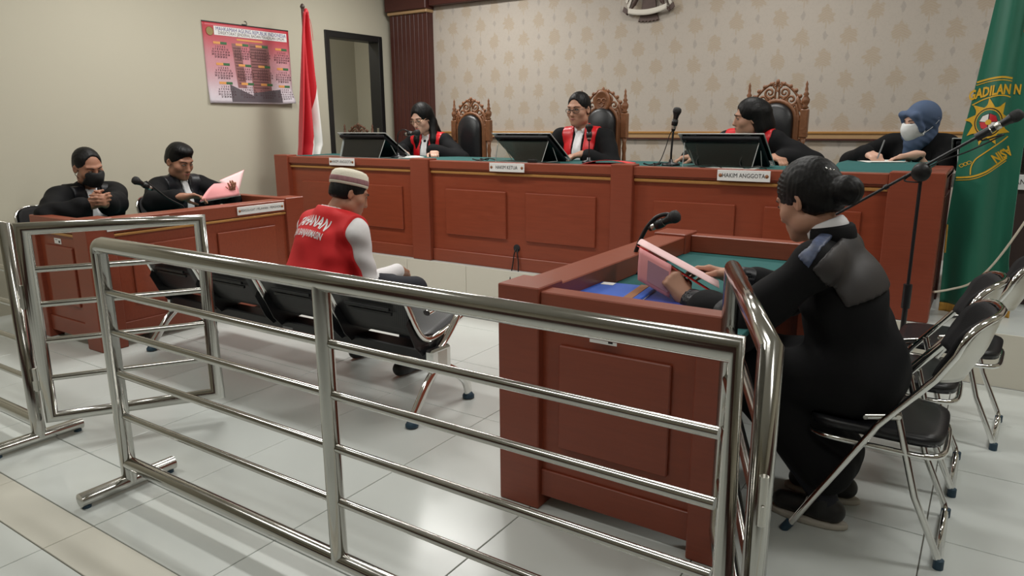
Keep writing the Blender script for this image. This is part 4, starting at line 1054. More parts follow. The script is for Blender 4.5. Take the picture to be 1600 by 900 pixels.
# ------------------------------------------------------------------ people: smooth bodies from blended distance fields
A3 = lambda p: np.array(p, dtype=np.float64)
def unit(v): v = A3(v); n = np.linalg.norm(v); return v/n if n > 1e-9 else v
class Grid:
    def __init__(s, lo, hi, h):
        s.lo = A3(lo); s.h = h; s.n = np.ceil((A3(hi)-s.lo)/h).astype(int)+1
        s.F = np.full(s.n, 1.0, np.float32); s.L = np.zeros(s.n, np.int8)
    def copy(s):
        g = Grid.__new__(Grid); g.lo = s.lo; g.h = s.h; g.n = s.n; g.F = s.F.copy(); g.L = s.L.copy(); return g
    def _win(s, lo, hi):
        a = np.maximum(np.floor((A3(lo)-s.lo)/s.h).astype(int), 0); b = np.minimum(np.ceil((A3(hi)-s.lo)/s.h).astype(int)+1, s.n)
        if (b <= a).any(): return None
        ax = [(s.lo[i]+s.h*np.arange(a[i], b[i])).astype(np.float32) for i in range(3)]
        X = np.meshgrid(*ax, indexing='ij'); return tuple(slice(a[i], b[i]) for i in range(3)), X
    def _mix(s, w, d, k, lab, sub):
        f = s.F[w]; 
        if sub:
            d = -d
            if k > 0: hh = np.maximum(k-np.abs(f-d), 0)/k; s.F[w] = np.maximum(f, d)+hh*hh*k*.25
            else: s.F[w] = np.maximum(f, d)
        else:
            l = s.L[w]; l[d < f] = lab; s.L[w] = l
            if k > 0: hh = np.maximum(k-np.abs(f-d), 0)/k; s.F[w] = np.minimum(f, d)-hh*hh*k*.25
            else: s.F[w] = np.minimum(f, d)
    def cone(s, a, b, ra, rb, k=.02, lab=0, sub=False, flat=None):
        a = A3(a); b = A3(b); R = max(ra, rb)*(1 if flat is None else max(1, 1/flat[1])); m = R+k+3*s.h
        W = s._win(np.minimum(a, b)-m, np.maximum(a, b)+m)
        if W is None: return s
        w, (X, Y, Z) = W; ba = b-a; L2 = max(ba@ba, 1e-9)
        px, py, pz = X-a[0], Y-a[1], Z-a[2]
        t = np.clip((px*ba[0]+py*ba[1]+pz*ba[2])/L2, 0, 1)
        dx, dy, dz = px-t*ba[0], py-t*ba[1], pz-t*ba[2]
        d = 0
        if flat is not None:
            n = unit(flat[0]); q = dx*n[0]+dy*n[1]+dz*n[2]; c = flat[1]-1.0
            dx, dy, dz = dx+c*q*n[0], dy+c*q*n[1], dz+c*q*n[2]
        d = np.sqrt(dx*dx+dy*dy+dz*dz)-(ra+(rb-ra)*t)
        if flat is not None and flat[1] > 1: d = d/flat[1]**.5
        s._mix(w, d.astype(np.float32), k, lab, sub); return s
    def ell(s, c, r, ax=None, k=.02, lab=0, sub=False):
        c = A3(c); r = A3(r); m = r.max()+k+3*s.h
        W = s._win(c-m, c+m)
        if W is None: return s
        w, (X, Y, Z) = W; px, py, pz = X-c[0], Y-c[1], Z-c[2]
        ax = np.eye(3) if ax is None else np.array(ax)
        q = [(px*ax[i][0]+py*ax[i][1]+pz*ax[i][2]) for i in range(3)]
        k0 = np.sqrt(sum((q[i]/r[i])**2 for i in range(3)))+1e-6; k1 = np.sqrt(sum((q[i]/r[i]**2)**2 for i in range(3)))+1e-6
        s._mix(w, (k0*(k0-1)/k1).astype(np.float32), k, lab, sub); return s
    def box(s, c, hf, ax=None, rad=.0, k=.0, lab=0, sub=False):
        c = A3(c); hf = A3(hf); m = np.linalg.norm(hf)+k+3*s.h
        W = s._win(c-m, c+m)
        if W is None: return s
        w, (X, Y, Z) = W; px, py, pz = X-c[0], Y-c[1], Z-c[2]
        ax = np.eye(3) if ax is None else np.array(ax)
        q = [np.abs(px*ax[i][0]+py*ax[i][1]+pz*ax[i][2])-hf[i]+rad for i in range(3)]
        d = np.sqrt(sum(np.maximum(v, 0)**2 for v in q))+np.minimum(np.maximum(np.maximum(q[0], q[1]), q[2]), 0)-rad
        s._mix(w, d.astype(np.float32), k, lab, sub); return s
    def coords(s):
        return np.meshgrid(*[(s.lo[i]+s.h*np.arange(s.n[i])).astype(np.float32) for i in range(3)], indexing='ij')
    def local(s, P):
        X, Y, Z = s.coords(); px, py, pz = X-P.b[0], Y-P.b[1], Z-P.b[2]
        return px*P.R[0]+py*P.R[1], px*P.Fw[0]+py*P.Fw[1], pz
    def mesh(s, name, mats, org=(0, 0, 0), relax=1):
        F = s.F; I = (F < 0)
        n = np.array(F.shape)-1
        cn = np.zeros(n, np.int8)
        for dx in (0, 1):
            for dy in (0, 1):
                for dz in (0, 1): cn += I[dx:dx+n[0], dy:dy+n[1], dz:dz+n[2]]
        act = (cn > 0) & (cn < 8); ids = np.argwhere(act)
        num = -np.ones(n, np.int32); num[act] = np.arange(len(ids))
        V = np.zeros((len(ids), 3)); C = np.zeros(len(ids))
        i, j, k = ids.T
        corner = {(a, b, c): F[i+a, j+b, k+c].astype(np.float64) for a in (0, 1) for b in (0, 1) for c in (0, 1)}
        for ax in range(3):
            for u in (0, 1):
                for v in (0, 1):
                    p = [u, v]; p.insert(ax, 0); q = [u, v]; q.insert(ax, 1)
                    f0 = corner[tuple(p)]; f1 = corner[tuple(q)]; cr = (f0 < 0) != (f1 < 0)
                    t = np.where(cr, f0/np.where(cr, f0-f1, 1), 0)
                    pt = np.tile(A3(p), (len(ids), 1)); pt[:, ax] = t
                    V += pt*cr[:, None]; C += cr
        V = V/C[:, None]
        best = None; lab = None
        for (a, b, c), f in corner.items():
            l = s.L[i+a, j+b, k+c]
            if best is None: best = f.copy(); lab = l.copy()
            else: m = f < best; best[m] = f[m]; lab[m] = l[m]
        V = s.lo + (ids+V)*s.h
        Q = []
        for ax in range(3):
            o = [x for x in range(3) if x != ax]
            sl0 = [slice(None)]*3; sl1 = [slice(None)]*3
            sl0[ax] = slice(0, -1); sl1[ax] = slice(1, None)
            a = I[tuple(sl0)]; b = I[tuple(sl1)]
            e = np.argwhere(a != b)
            ok = (e[:, o[0]] > 0) & (e[:, o[1]] > 0) & (e[:, o[0]] < n[o[0]]) & (e[:, o[1]] < n[o[1]])
            e = e[ok]; fl = a[tuple(e.T)]
            def cell(d0, d1):
                x = e.copy(); x[:, o[0]] -= d0; x[:, o[1]] -= d1; return num[tuple(x.T)]
            q = np.stack([cell(1, 1), cell(0, 1), cell(0, 0), cell(1, 0)], 1)
            if ax == 1: fl = ~fl
            q[~fl] = q[~fl][:, ::-1]; Q.append(q)
        Q = np.concatenate(Q); Q = Q[(Q >= 0).all(1)]
        for _ in range(relax):
            S = np.zeros_like(V); cnt = np.zeros(len(V))
            for a, b in ((0, 1), (1, 2), (2, 3), (3, 0)):
                np.add.at(S, Q[:, a], V[Q[:, b]]); np.add.at(S, Q[:, b], V[Q[:, a]]); np.add.at(cnt, Q[:, a], 1); np.add.at(cnt, Q[:, b], 1)
            V = V*.5 + .5*S/np.maximum(cnt, 1)[:, None]
        V = V-A3(org)
        me = bpy.data.meshes.new(name)
        me.vertices.add(len(V)); me.vertices.foreach_set('co', V.astype(np.float32).ravel())
        me.loops.add(len(Q)*4); me.loops.foreach_set('vertex_index', Q.astype(np.int32).ravel())
        me.polygons.add(len(Q)); me.polygons.foreach_set('loop_start', np.arange(0, len(Q)*4, 4, dtype=np.int32))
        mats = mats if isinstance(mats, (list, tuple)) else [mats]
        for mm in mats: me.materials.append(mm)
        if len(mats) > 1: me.polygons.foreach_set('material_index', np.minimum(lab[Q[:, 0]], len(mats)-1).astype(np.int32))
        me.polygons.foreach_set('use_smooth', np.ones(len(Q), bool))
        me.update(calc_edges=True); me.validate(); return me

def ik(sh, wr, l1, l2, pole):
    sh = A3(sh); wr = A3(wr); d = wr-sh; L = np.linalg.norm(d)
    if L > (l1+l2)*.985: wr = sh+d/L*(l1+l2)*.985; d = wr-sh; L = np.linalg.norm(d)
    a = (l1*l1-l2*l2+L*L)/(2*L); hgt = math.sqrt(max(l1*l1-a*a, 0)); u = d/L; p = A3(pole); p = p-u*(p@u)
    return sh+u*a+unit(p)*hgt, wr

class Pose:
    """joints of a seated figure; local axes r (own right), f (forward), u (up)"""
    def __init__(s, base, facing, **kw):
        s.b = A3(base); f = unit((*facing, 0)); s.Fw = f; s.R = A3((f[1], -f[0], 0)); s.U = A3((0, 0, 1))
        s.kw = kw
        g = kw.get
        W = s.w
        s.pel = W(*g('pelvis', (0, 0, .55)))
        s.neck = W(*g('neck', (0, .10, 1.06)))
        hw = g('shw', .185); st = g('sturn', 0.0)
        c = s.neck; rr = s.R*math.cos(st)+s.Fw*math.sin(st)
        s.sr = rr; s.sh = [c-rr*hw-s.U*g('shd', .055), c+rr*hw-s.U*g('shd', .055)]        # left, right
        s.head = W(*g('head', (0, .14, 1.235)))
        yaw, pit, rol = [math.radians(x) for x in g('hrot', (0, 0, 0))]               # yaw + = to own left; pitch + = down
        hf = s.Fw*math.cos(yaw)-s.R*math.sin(yaw); hr = s.R*math.cos(yaw)+s.Fw*math.sin(yaw); hu = s.U
        hf, hu = hf*math.cos(pit)-hu*math.sin(pit), hu*math.cos(pit)+hf*math.sin(pit)
        hr, hu = hr*math.cos(rol)+hu*math.sin(rol), hu*math.cos(rol)-hr*math.sin(rol)
        s.hr, s.hf, s.hu = hr, hf, hu; s.hs = g('hscale', 1.0)
        s.hands = []
        for i, key in ((0, 'L'), (1, 'R')):
            wr = A3(g('wrist'+key)) if g('world', True) else W(*g('wrist'+key))
            pole = g('pole'+key, ((-1 if i == 0 else 1)*.6, -.3, -.8)); pole = s.R*pole[0]+s.Fw*pole[1]+s.U*pole[2]
            el, wr = ik(s.sh[i], wr, g('l1', .285), g('l2', .25), pole)
            s.hands.append((el, wr))
        kz = g('knee', (.10, .42, .50)); az = g('ankle', (.10, .38, .09))
        s.hip = [W(-.09, .0, .52), W(.09, .0, .52)]
        s.kn = [W(*(g('kneeL', (-kz[0], kz[1], kz[2])))), W(*(g('kneeR', kz)))]
        s.an = [W(*(g('ankleL', (-az[0], az[1], az[2])))), W(*(g('ankleR', az)))]
    def w(s, r, f, u): return s.b+s.R*r+s.Fw*f+s.U*u
    def hp(s, x, y, z): return s.head+(s.hr*x+s.hf*y+s.hu*z)*s.hs
    @property
    def hax(s): return [s.hr, s.hf, s.hu]

def hand_prims(g, wr, d, n, side, curl=(20, 30, 20), spread=1.0, thumb=.5, lab=0, sc=1.0, per=None):
    """side -1 left hand, +1 right hand; d towards the fingers, n out of the palm"""
    d = unit(d); n = A3(n); n = unit(n-d*(n@d)); t = np.cross(n, d)*(-side) if True else None
    t = unit(t)
    offs = (.030, .010, -.010, -.028); kl = (.088, .092, .087, .078); rad = (.0090, .0092, .0088, .0078)
    ph = ((.042, .026, .021), (.046, .029, .022), (.042, .027, .021), (.033, .020, .018))
    g.cone(wr-d*.03, wr+d*.02, .026*sc, .027*sc, .02, lab, flat=(n, 1.35))
    for i in range(4):
        K = wr+(d*kl[i]+t*offs[i]*spread)*sc; B = wr+(d*.02+t*offs[i]*.62)*sc
        g.cone(B, K, .0150*sc, .0115*sc, .016*sc, lab)
        c = curl if per is None else per[i]
        a = 0.0; p = K
        sp = t*(offs[i]*.25*(spread))
        for j in range(3):
            a += math.radians(c[j]); q = p+unit(d*math.cos(a)+n*math.sin(a)+sp*(1 if j == 0 else .6)/.03*.06)*ph[i][j]*sc
            r0 = rad[i]*(1-.08*j)*sc; g.cone(p, q, r0, r0*.93, .006*sc if j else .010*sc, lab); p = q
    b = wr+(d*.022+t*.024+n*.006)*sc
    d1 = unit(d*.62+t*.72+n*(.15+.5*thumb)); m = b+d1*.044*sc
    d2 = unit(d*.9+t*(.35-.6*thumb)+n*(.2+.5*thumb)); e = m+d2*.034*sc; f = e+unit(d*.95+t*(.1-.6*thumb)+n*(.2+.5*thumb))*.026*sc
    g.cone(b, m, .0155*sc, .0118*sc, .012*sc, lab); g.cone(m, e, .0112*sc, .0100*sc, .006*sc, lab); g.cone(e, f, .0098*sc, .0080*sc, .006*sc, lab)

def head_prims(g, P, lab=0, female=False, wide=1.0):
    hp, ax, s = P.hp, P.hax, P.hs
    E = lambda c, r, k=.02, sub=False: g.ell(hp(*c), A3(r)*s, ax, k*s, lab, sub)
    E((0, -.012, .042), (.077*wide, .097, .088), .01)
    E((0, .034, -.022), (.064*wide, .066, .088), .035)
    E((0, .050, -.078), (.044*wide if not female else .038, .046, .036), .03)
    E((0, .086, -.098), (.022, .016, .016), .025)
    for x in (-1, 1):
        E((x*.047*wide, .058, -.022), (.024, .026, .024), .025)                     # cheek bones
        E((x*.050*wide, .010, -.070), (.020, .036, .028), .03)                       # jaw corners
        g.cone(hp(x*.012, .092, .034), hp(x*.048, .078, .036), .010*s, .008*s, .014*s, lab)      # brow
        E((x*.032, .099, .010), (.017, .012, .012), .008, True)                       # eye sockets
        E((x*.032, .085, .011), (.0145, .0105, .0125), .004)                           # closed-in lids
        g.ell(hp(x*.079*wide, -.008, -.004), A3((.008, .019, .031))*s, [unit(P.hr*1+P.hf*x*.35), unit(P.hf-P.hr*x*.35), P.hu], .006*s, lab)
        E((x*.084*wide, -.002, -.002), (.005, .010, .018), .004, True)
        E((x*.011, .098, -.034), (.0085, .010, .008), .006)                           # nostril wings
    g.cone(hp(0, .092, .022), hp(0, .112, -.026), .0085*s, .0120*s, .012*s, lab)
    E((0, .113, -.029), (.0115, .012, .010), .008)
    E((0, .089, -.062), (.026, .015, .016), .016)                                     # mouth mound
    g.cone(hp(-.019, .099, -.0615), hp(.019, .099, -.0615), .0012*s, .0012*s, .003*s, lab, True)
def face_parts(root, P, org, lipm=None, brow=True, iris=True, lidm=None):
    o = A3(org); hp, s = P.hp, P.hs; ax = [Vector(P.hr), Vector(P.hf), Vector(P.hu)]
    V_ = lambda x, y, z: Vector(hp(x, y, z)-o)
    for x in (-1, 1):
        mb = MB().ball(V_(x*.032, .0875, .0095), (.0120*s, .0095*s, .0052*s), 14, 8, 0, ax)
        e = obj('eye', mb, EYEW, root)
        obj('iris', MB().ball(V_(x*.032, .0925, .0080), (.0052*s, .0048*s, .0048*s), 10, 6, 0, ax), EYEB, e)
        obj('eyelid', MB().tube(smooth_path([V_(x*.019, .094, .010), V_(x*.027, .0985, .0148), V_(x*.037, .097, .0150), V_(x*.046, .088, .011)], 4), .0022*s, 6), lidm or HAIR, root)
        if brow: obj('eyebrow', MB().tube(smooth_path([V_(x*.016, .1035, .030), V_(x*.030, .1010, .0365), V_(x*.050, .0835, .032)], 4), [.0036*s]*5+[.0022*s]*4, 6, flat=(1, .7)), HAIR, root)
    if lipm:
        obj('lips', MB().tube(smooth_path([V_(-.023, .0955, -.0595), V_(-.008, .1045, -.0565), V_(0, .1048, -.0578), V_(.008, .1045, -.0565), V_(.023, .0955, -.0595)], 3), .0042*s, 8, flat=(1, .8)).tube(smooth_path([V_(-.021, .0955, -.0615), V_(0, .1035, -.0665), V_(.021, .0955, -.0615)], 5), .0048*s, 8, flat=(1, .8)), lipm, root)
def spectacles(root, P, org, m, rr=.021, wid=1.25):
    o = A3(org); hp = P.hp; V_ = lambda x, y, z: Vector(hp(x, y, z)-o)
    g = MB(); lens = MB()
    for x in (-1, 1):
        ring = [V_(x*.034+math.cos(2*PI*i/20)*rr*wid, .108-.010*abs(math.cos(2*PI*i/20)*x+1)*.5, .004+math.sin(2*PI*i/20)*rr*.8) for i in range(20)]
        g.tube(ring, .0020, 6, closed=True)
        lens.prism(ring, (Vector(P.hf)*.0008))
        g.tube([V_(x*.060, .098, .012), V_(x*.078, .05, .014), V_(x*.082, .0, .012), V_(x*.080, -.02, .0)], .0016, 6)
    g.tube([V_(-.010, .107, .008), V_(0, .112, .011), V_(.010, .107, .008)], .0018, 6)
    sp = obj('spectacles', g, m, root); obj('lens', lens, LENS, sp)

def body_mesh(P, h, mats, org, legs=True, hands=((None,), (None,)), armr=1.0, female=False, wide=1.0, belly=1.0):
    """labels: 0 skin, 1 shirt, 2 trousers, 3 shoes"""
    pts = [P.pel, P.head, *P.sh, *[x for e in P.hands for x in e]] + (P.kn+P.an if legs else P.hip)
    pts = np.array(pts); lo = pts.min(0)-.22; hi = pts.max(0)+.22
    if not legs: lo[2] = P.pel[2]-.18
    else: lo[2] = max(lo[2], P.b[2]-.01)
    g = Grid(lo, hi, h)
    mid = P.pel*.5+P.neck*.5 - P.Fw*.0
    sp = unit(P.neck-P.pel)
    g.ell(P.pel+P.U*.02, (.165, .125, .13), [P.R, P.Fw, P.U], .04, 2)
    g.cone(P.pel+sp*.08, mid, .125*belly, .125*belly, .06, 1, flat=(P.Fw, 1.15))
    ch = P.neck-sp*.17
    g.ell(ch, (.165, .115, .17), [P.sr, np.cross(sp, P.sr), sp], .06, 1)
    for i in (0, 1):
        el, wr = P.hands[i]
        g.cone(P.neck-sp*.055, P.sh[i], .055, .058, .05, 1)
        g.cone(P.sh[i], el, .052*armr, .042*armr, .03, 1); d_ = unit(wr-el); bare = P.kw.get('bare', (.10, .10))[i]; g.cone(el, wr-d_*bare, .041*armr, .034+.03*(bare-.1), .02, 1); g.cone(wr-d_*bare, wr, .033+.03*(bare-.1), .028, .012, 0)
    g.cone(P.neck-sp*.03, P.hp(0, -.022, -.045), .054 if not female else .048, .050 if not female else .044, .025, 0)
    head_prims(g, P, 0, female, wide)
    for i in (0, 1):
        spec = hands[i]
        if spec[0] is not None: hand_prims(g, P.hands[i][1], lab=0, side=(-1, 1)[i], **spec[0])
    if legs:
        for i in (0, 1):
            g.cone(P.hip[i], P.kn[i], .088, .064, .04, 2); g.cone(P.kn[i], P.an[i], .062, .042, .02, 2)
            tw = P.kw.get('toe', (0, 1)); td = unit(P.Fw*tw[1]+P.R*tw[0])
            a = P.an[i]; g.cone(a-P.U*.045-td*.035, a-P.U*.052+td*.13, .040, .034, .02, 3, flat=(P.U, 1.0)); g.cone(a, a-P.U*.04, .042, .042, .015, 3)
    return g.mesh('body', mats, org)

def robe_grid(P, h, sleeve=.06, loose=1.0, cuff=.05, legs=False, hem=.25, torso_only=False, cuffr=.062, shr=.066, drape=.03, slim=1.0, cape=0):
    pts = np.array([P.pel, P.neck, *P.sh, *[x for e in P.hands for x in e]] + (P.kn+P.an if legs else []))
    lo = pts.min(0)-.24; hi = pts.max(0)+.2; hi[2] = P.neck[2]+.14; lo[2] = P.b[2]+(.02 if legs else .36)
    g = Grid(lo, hi, h); sp = unit(P.neck-P.pel)
    fwd = np.cross(sp, P.sr); fwd = fwd if fwd@P.Fw > 0 else -fwd
    P.sp, P.tf = sp, fwd
    g.ell(P.pel+P.U*.01, (.20*loose, .165*loose, .16), [P.R, P.Fw, P.U], .05)
    g.cone(P.pel+sp*.06, P.neck-sp*.20, .172*loose, .150*loose, .08, flat=(fwd, 1.18))
    g.ell(P.neck-sp*.19, (.180, .130, .18), [P.sr, fwd, sp], .06)
    for i in (0, 1): g.cone(P.neck-sp*.05, P.sh[i], .064, shr, .03)
    for i in (0, 1): g.cone(P.neck-sp*.02, P.sh[i]*.8+P.neck*.2+sp*.012, .055, .050, .04)
    g.cone(P.neck-sp*.06, P.neck+sp*.010+fwd*.002, .080, .066, .03)
    if legs:
        for i in (0, 1):
            g.cone(P.hip[i], P.kn[i], .135*slim, .115*slim, .06); g.cone(P.kn[i], P.an[i]+P.U*hem, .115*slim, .105*slim, .05)
        g.cone(P.hip[0]*.5+P.hip[1]*.5, P.kn[0]*.5+P.kn[1]*.5, .13*slim, .10*slim, .06); g.cone(P.kn[0]*.5+P.kn[1]*.5, P.an[0]*.5+P.an[1]*.5+P.U*hem, .11*slim, .11*slim, .06)
    T = g.copy(); cuffs = cuff if isinstance(cuff, tuple) else (cuff, cuff)
    for i in (0, 1):
        el, wr = P.hands[i]; d = unit(wr-el); cuff = cuffs[i]
        g.cone(P.sh[i], el, shr*.98, .060*(sleeve/.06), .03); g.cone(el, wr-d*cuff, .057*(sleeve/.06), cuffr, .025)
        if cape: g.cone(P.sh[i]*.75+el*.25-P.U*.03, P.pel+P.R*(-.15, .15)[i]+P.U*.06, cape, cape*1.25, .06); g.cone(P.sh[i]*.4+el*.6-P.U*.02, P.pel+P.R*(-.17, .17)[i]+P.Fw*.05+P.U*.10, cape*.8, cape, .06)
        if drape: g.cone((P.sh[i]+el)/2-P.U*.02, el-P.U*drape, .055, .058, .04); g.cone(el-P.U*drape, wr-d*(cuff+.02)-P.U*drape*.8, .055, .058, .04)
    return g, T
def folds(g, P, amp, f=1.0, seed=0.0):
    r, fw, u = g.local(P)
    w = .030*np.sin(r*11+seed)+.022*np.sin(fw*13+2*seed)
    c = np.sin((u+w)*52*f+r*21*np.sin(seed+1)+fw*16)*np.clip(np.sin(r*9+fw*7+u*5+seed)+.35, 0, 1)
    g.F += (1.1*amp*c).astype(np.float32)
    a = .7*np.sin(u*33*f+4*np.sin(r*8+seed)+3.5*np.sin(fw*7+seed*2))+.5*np.sin((r*.8+fw*.6)*46*f+3*np.sin(u*6+seed))
    g.F += (amp*a*(.55+.45*np.sin(r*7+u*8+fw*6+seed))).astype(np.float32)
def neck_cut(g, P, depth=.16, w=.055, rise=.02):
    """opening of the garment at the throat"""
    sp, tf = P.sp, P.tf
    g.cone(P.neck+sp*.10+tf*.01, P.neck-sp*.02+tf*.015, .064, .056, .008, sub=True)
    g.cone(P.neck+sp*.02+tf*.09, P.neck-sp*depth+tf*.17, w, .012, .008, sub=True)
def panel(T, P, name, off, rfun, m, root, org, lo=-9, hi=9, front=True, shift=0.0, relax=1):
    """a raised layer over the torso T where |r| obeys rfun(r, u, f) < 0 (a signed distance)"""
    g = T.copy(); d = np.zeros(0)
    X, Y, Z = g.coords(); q = [X-P.neck[0], Y-P.neck[1], Z-P.neck[2]]
    r = q[0]*P.sr[0]+q[1]*P.sr[1]+q[2]*P.sr[2]; u = q[0]*P.sp[0]+q[1]*P.sp[1]+q[2]*P.sp[2]; f = q[0]*P.tf[0]+q[1]*P.tf[1]+q[2]*P.tf[2]
    reg = rfun(r, u, f)
    g.F = np.maximum(np.maximum(g.F-off, reg), -(g.F+.012)).astype(np.float32)
    me = g.mesh(name, m, org, relax)
    return obj(name, me, m, root)
def hair_mesh(P, m, root, org, prims, h=.005, inflate=.010, face=((0, .130, -.015), (.074, .105, .112)), low=-.055, strands=.0008, name='hair', extra_sub=None, wide=1.0, back=.0):
    s = P.hs; c = P.head
    g = Grid(c-.34, c+.24, h); hp, ax = P.hp, P.hax
    g.ell(hp(0, -.012-back, .044), A3((.077*wide+inflate, .097+inflate, .088+inflate*1.3))*s, ax, .01)
    g.ell(hp(0, -.045, -.005), A3((.066*wide+inflate, .062+inflate, .075))*s, ax, .02)
    g.ell(hp(*face[0]), A3(face[1])*s, ax, .012, 0, True)
    if low is not None: g.box(hp(0, 0, low-.15), (.2, .25, .15), ax, 0, .01, 0, True)
    for x in (-1, 1):
        g.box(hp(x*.085, .018, -.045), (.03, .022, .04), ax, .01, .008, 0, True)
    prims(g)
    if extra_sub: extra_sub(g)
    X, Y, Z = g.coords(); q = [X-c[0], Y-c[1], Z-c[2]]
    a = sum(q[i]*P.hr[i] for i in range(3)); b = sum(q[i]*P.hf[i] for i in range(3)); z = sum(q[i]*P.hu[i] for i in range(3))
    g.F += (strands*(np.sin(a*420+6*np.sin(b*30)+z*40)+np.sin(b*350+z*170+5*np.sin(a*40)))).astype(np.float32)
    return obj(name, g.mesh('hair', m, org), m, root)
def person(label, P, rz=None):
    return thing('person', label, 'person', tuple(P.b))
def jabot(P, T, root, w0=.032, w1=.045, length=.30, off=.012, m=WHITECLOTH, name='jabot'):
    return panel(T, P, name, off, lambda r, u, f: np.maximum(np.maximum(np.abs(r)-(w0+(w1-w0)*np.clip(-u/length, 0, 1)), u+.005), np.maximum(-length-u, .0-f)), m, root, P.b)
HD = lambda d, n, **k: (dict(d=d, n=n, **k),)

# ------------------------------------------------------------------ presiding judge
def eyes_down(P): pass
def judge_robe(P, root, legs=False, seed=0.0, cuff=.05, w_top=.15, w_low=.115, plen=.40, jl=.30, satin=REDSATIN, satname='red_satin_panel', h=.008, jab=True, sleeve=.06, gap=.045, loose=1.0, cape=.05):
    g, T = robe_grid(P, h, cuff=cuff, legs=legs, sleeve=sleeve, loose=loose, cape=cape)
    for q in (g, T): neck_cut(q, P)
    folds(g, P, .0035, 1.0, seed)
    obj('robe', g.mesh('robe', ROBE, P.b, 1), ROBE, root)
    if satin:
        for s in (-1, 1):
            panel(T, P, satname, .007, lambda r, u, f: np.maximum(np.maximum(s*r-(w_low+(w_top-w_low)*np.clip(1+u/.22, 0, 1)), gap*.8+.006-s*r), np.maximum(-plen-u, np.maximum(-.07-f, u-.06))), satin, root, P.b)
    if jab: jabot(P, T, root, w0=.026, w1=gap, length=jl, off=.013)
    # shirt collar
    o = P.neck-P.b
    c = [o+P.sp*.035+(P.sr*math.cos(a)*.062+P.tf*(math.sin(a)*.060+.004)) - P.sp*.035*max(0, math.sin(a)) for a in np.linspace(PI*.62, PI*2.38, 22)]
    obj('shirt_collar', MB().tube([tuple(x) for x in c], .012, 8, flat=(.55, 1.6)), WHITECLOTH, root)
    return g, T
SHORT_FACE = ((0, .134, -.006), (.072, .106, .112))
def no(g): pass

P = Pose((-2.76, 5.22, .285), (0.06, -1), pelvis=(0, 0, .55), neck=(0, .06, 1.0), head=(.012, .105, 1.160), hrot=(-6, 8, 0), shw=.20,
         wristL=(-2.62, 4.90, 1.112), wristR=(-2.90, 4.93, 1.112), poleL=(-.8, -.2, -.5), poleR=(.8, -.2, -.5))
root = person('', P); tagd(root, 'man in red and black judge robe and spectacles speaking at the bench centre', 'person')
root['label'] = 'bespectacled man in red and black robe speaking at the middle of the bench'; root['category'] = 'person'
hl = HD((-.55, -.8, -.12), (0, 0, -1), curl=(18, 22, 12)); hr_ = HD((.62, -.72, -.1), (0, 0, -1), curl=(20, 25, 15))
obj('body', body_mesh(P, .006, [SKIN, WHITECLOTH, NAVY, SHOE], P.b, hands=(hl, hr_)), None, root)
judge_robe(P, root, seed=.3, jl=.36, gap=.052)
hair_mesh(P, HAIR, root, P.b, no, face=SHORT_FACE, low=-.045, inflate=.006)
face_parts(root, P, P.b, LIP)
spectacles(root, P, P.b, BLACKF)
obj('open_mouth', MB().ball(Vector(P.hp(0, .0965, -.063)-P.b), (.013, .006, .006), 12, 6, 0, [Vector(P.hr), Vector(P.hf), Vector(P.hu)]), INK, root, 'open mouth while speaking')

# ------------------------------------------------------------------ woman judge with spectacles
P = Pose((-4.34, 5.24, .285), (0.10, -1), pelvis=(0, 0, .55), neck=(0, .09, .955), head=(.02, .165, 1.105), hrot=(-4, 20, 0), shw=.175,
         wristL=(-4.10, 4.93, 1.112), wristR=(-4.46, 4.93, 1.112), poleL=(-.9, -.1, -.4), poleR=(.9, -.1, -.4), hscale=.98)
root = person('', P); root['label'] = 'woman judge with long black hair and pale spectacles reading at the bench'; root['category'] = 'person'
hl = HD((.6, -.6, -.1), (0, 0, -1), curl=(30, 40, 20)); hr_ = HD((.5, -.7, -.1), (0, 0, -1), curl=(30, 40, 20))
obj('body', body_mesh(P, .006, [SKIN_L, WHITECLOTH, NAVY, SHOE], P.b, hands=(hl, hr_), female=True), None, root)
judge_robe(P, root, seed=1.3, cuff=.0, jl=.30, w_top=.165, w_low=.125, gap=.045)
def longhair(g):
    for x in (-1, 1):
        g.cone(P.hp(x*.055, -.045, .06), P.hp(x*.074, -.045, -.05), .040, .034, .02)
        a = P.hp(x*.074, -.045, -.05); b = P.neck+P.sr*x*.088+P.tf*.06-P.sp*.02; c = P.neck+P.sr*x*.075+P.tf*.105-P.sp*.16
        g.cone(a, b, .038, .034, .03); g.cone(b, c, .034, .016, .03)
    g.cone(P.hp(0, -.06, 0), P.neck-P.tf*.08-P.sp*.05, .075, .085, .04)
hair_mesh(P, HAIR, root, P.b, longhair, face=((0, .130, -.022), (.066, .100, .120)), low=None, inflate=.014, h=.006)
face_parts(root, P, P.b, LIPR)
spectacles(root, P, P.b, FRAME_GOLD, .022)
obj('neck_bow', MB().ball(Vector(P.neck-P.b+P.tf*.078-P.sp*.03), (.016, .012, .012), 10, 6), ROBE, root)
obj('robe_button', MB().ball(Vector(P.sh[0]*.35+P.hands[0][0]*.65-P.b+P.tf*.085), .006, 8, 5), CHROME, root)

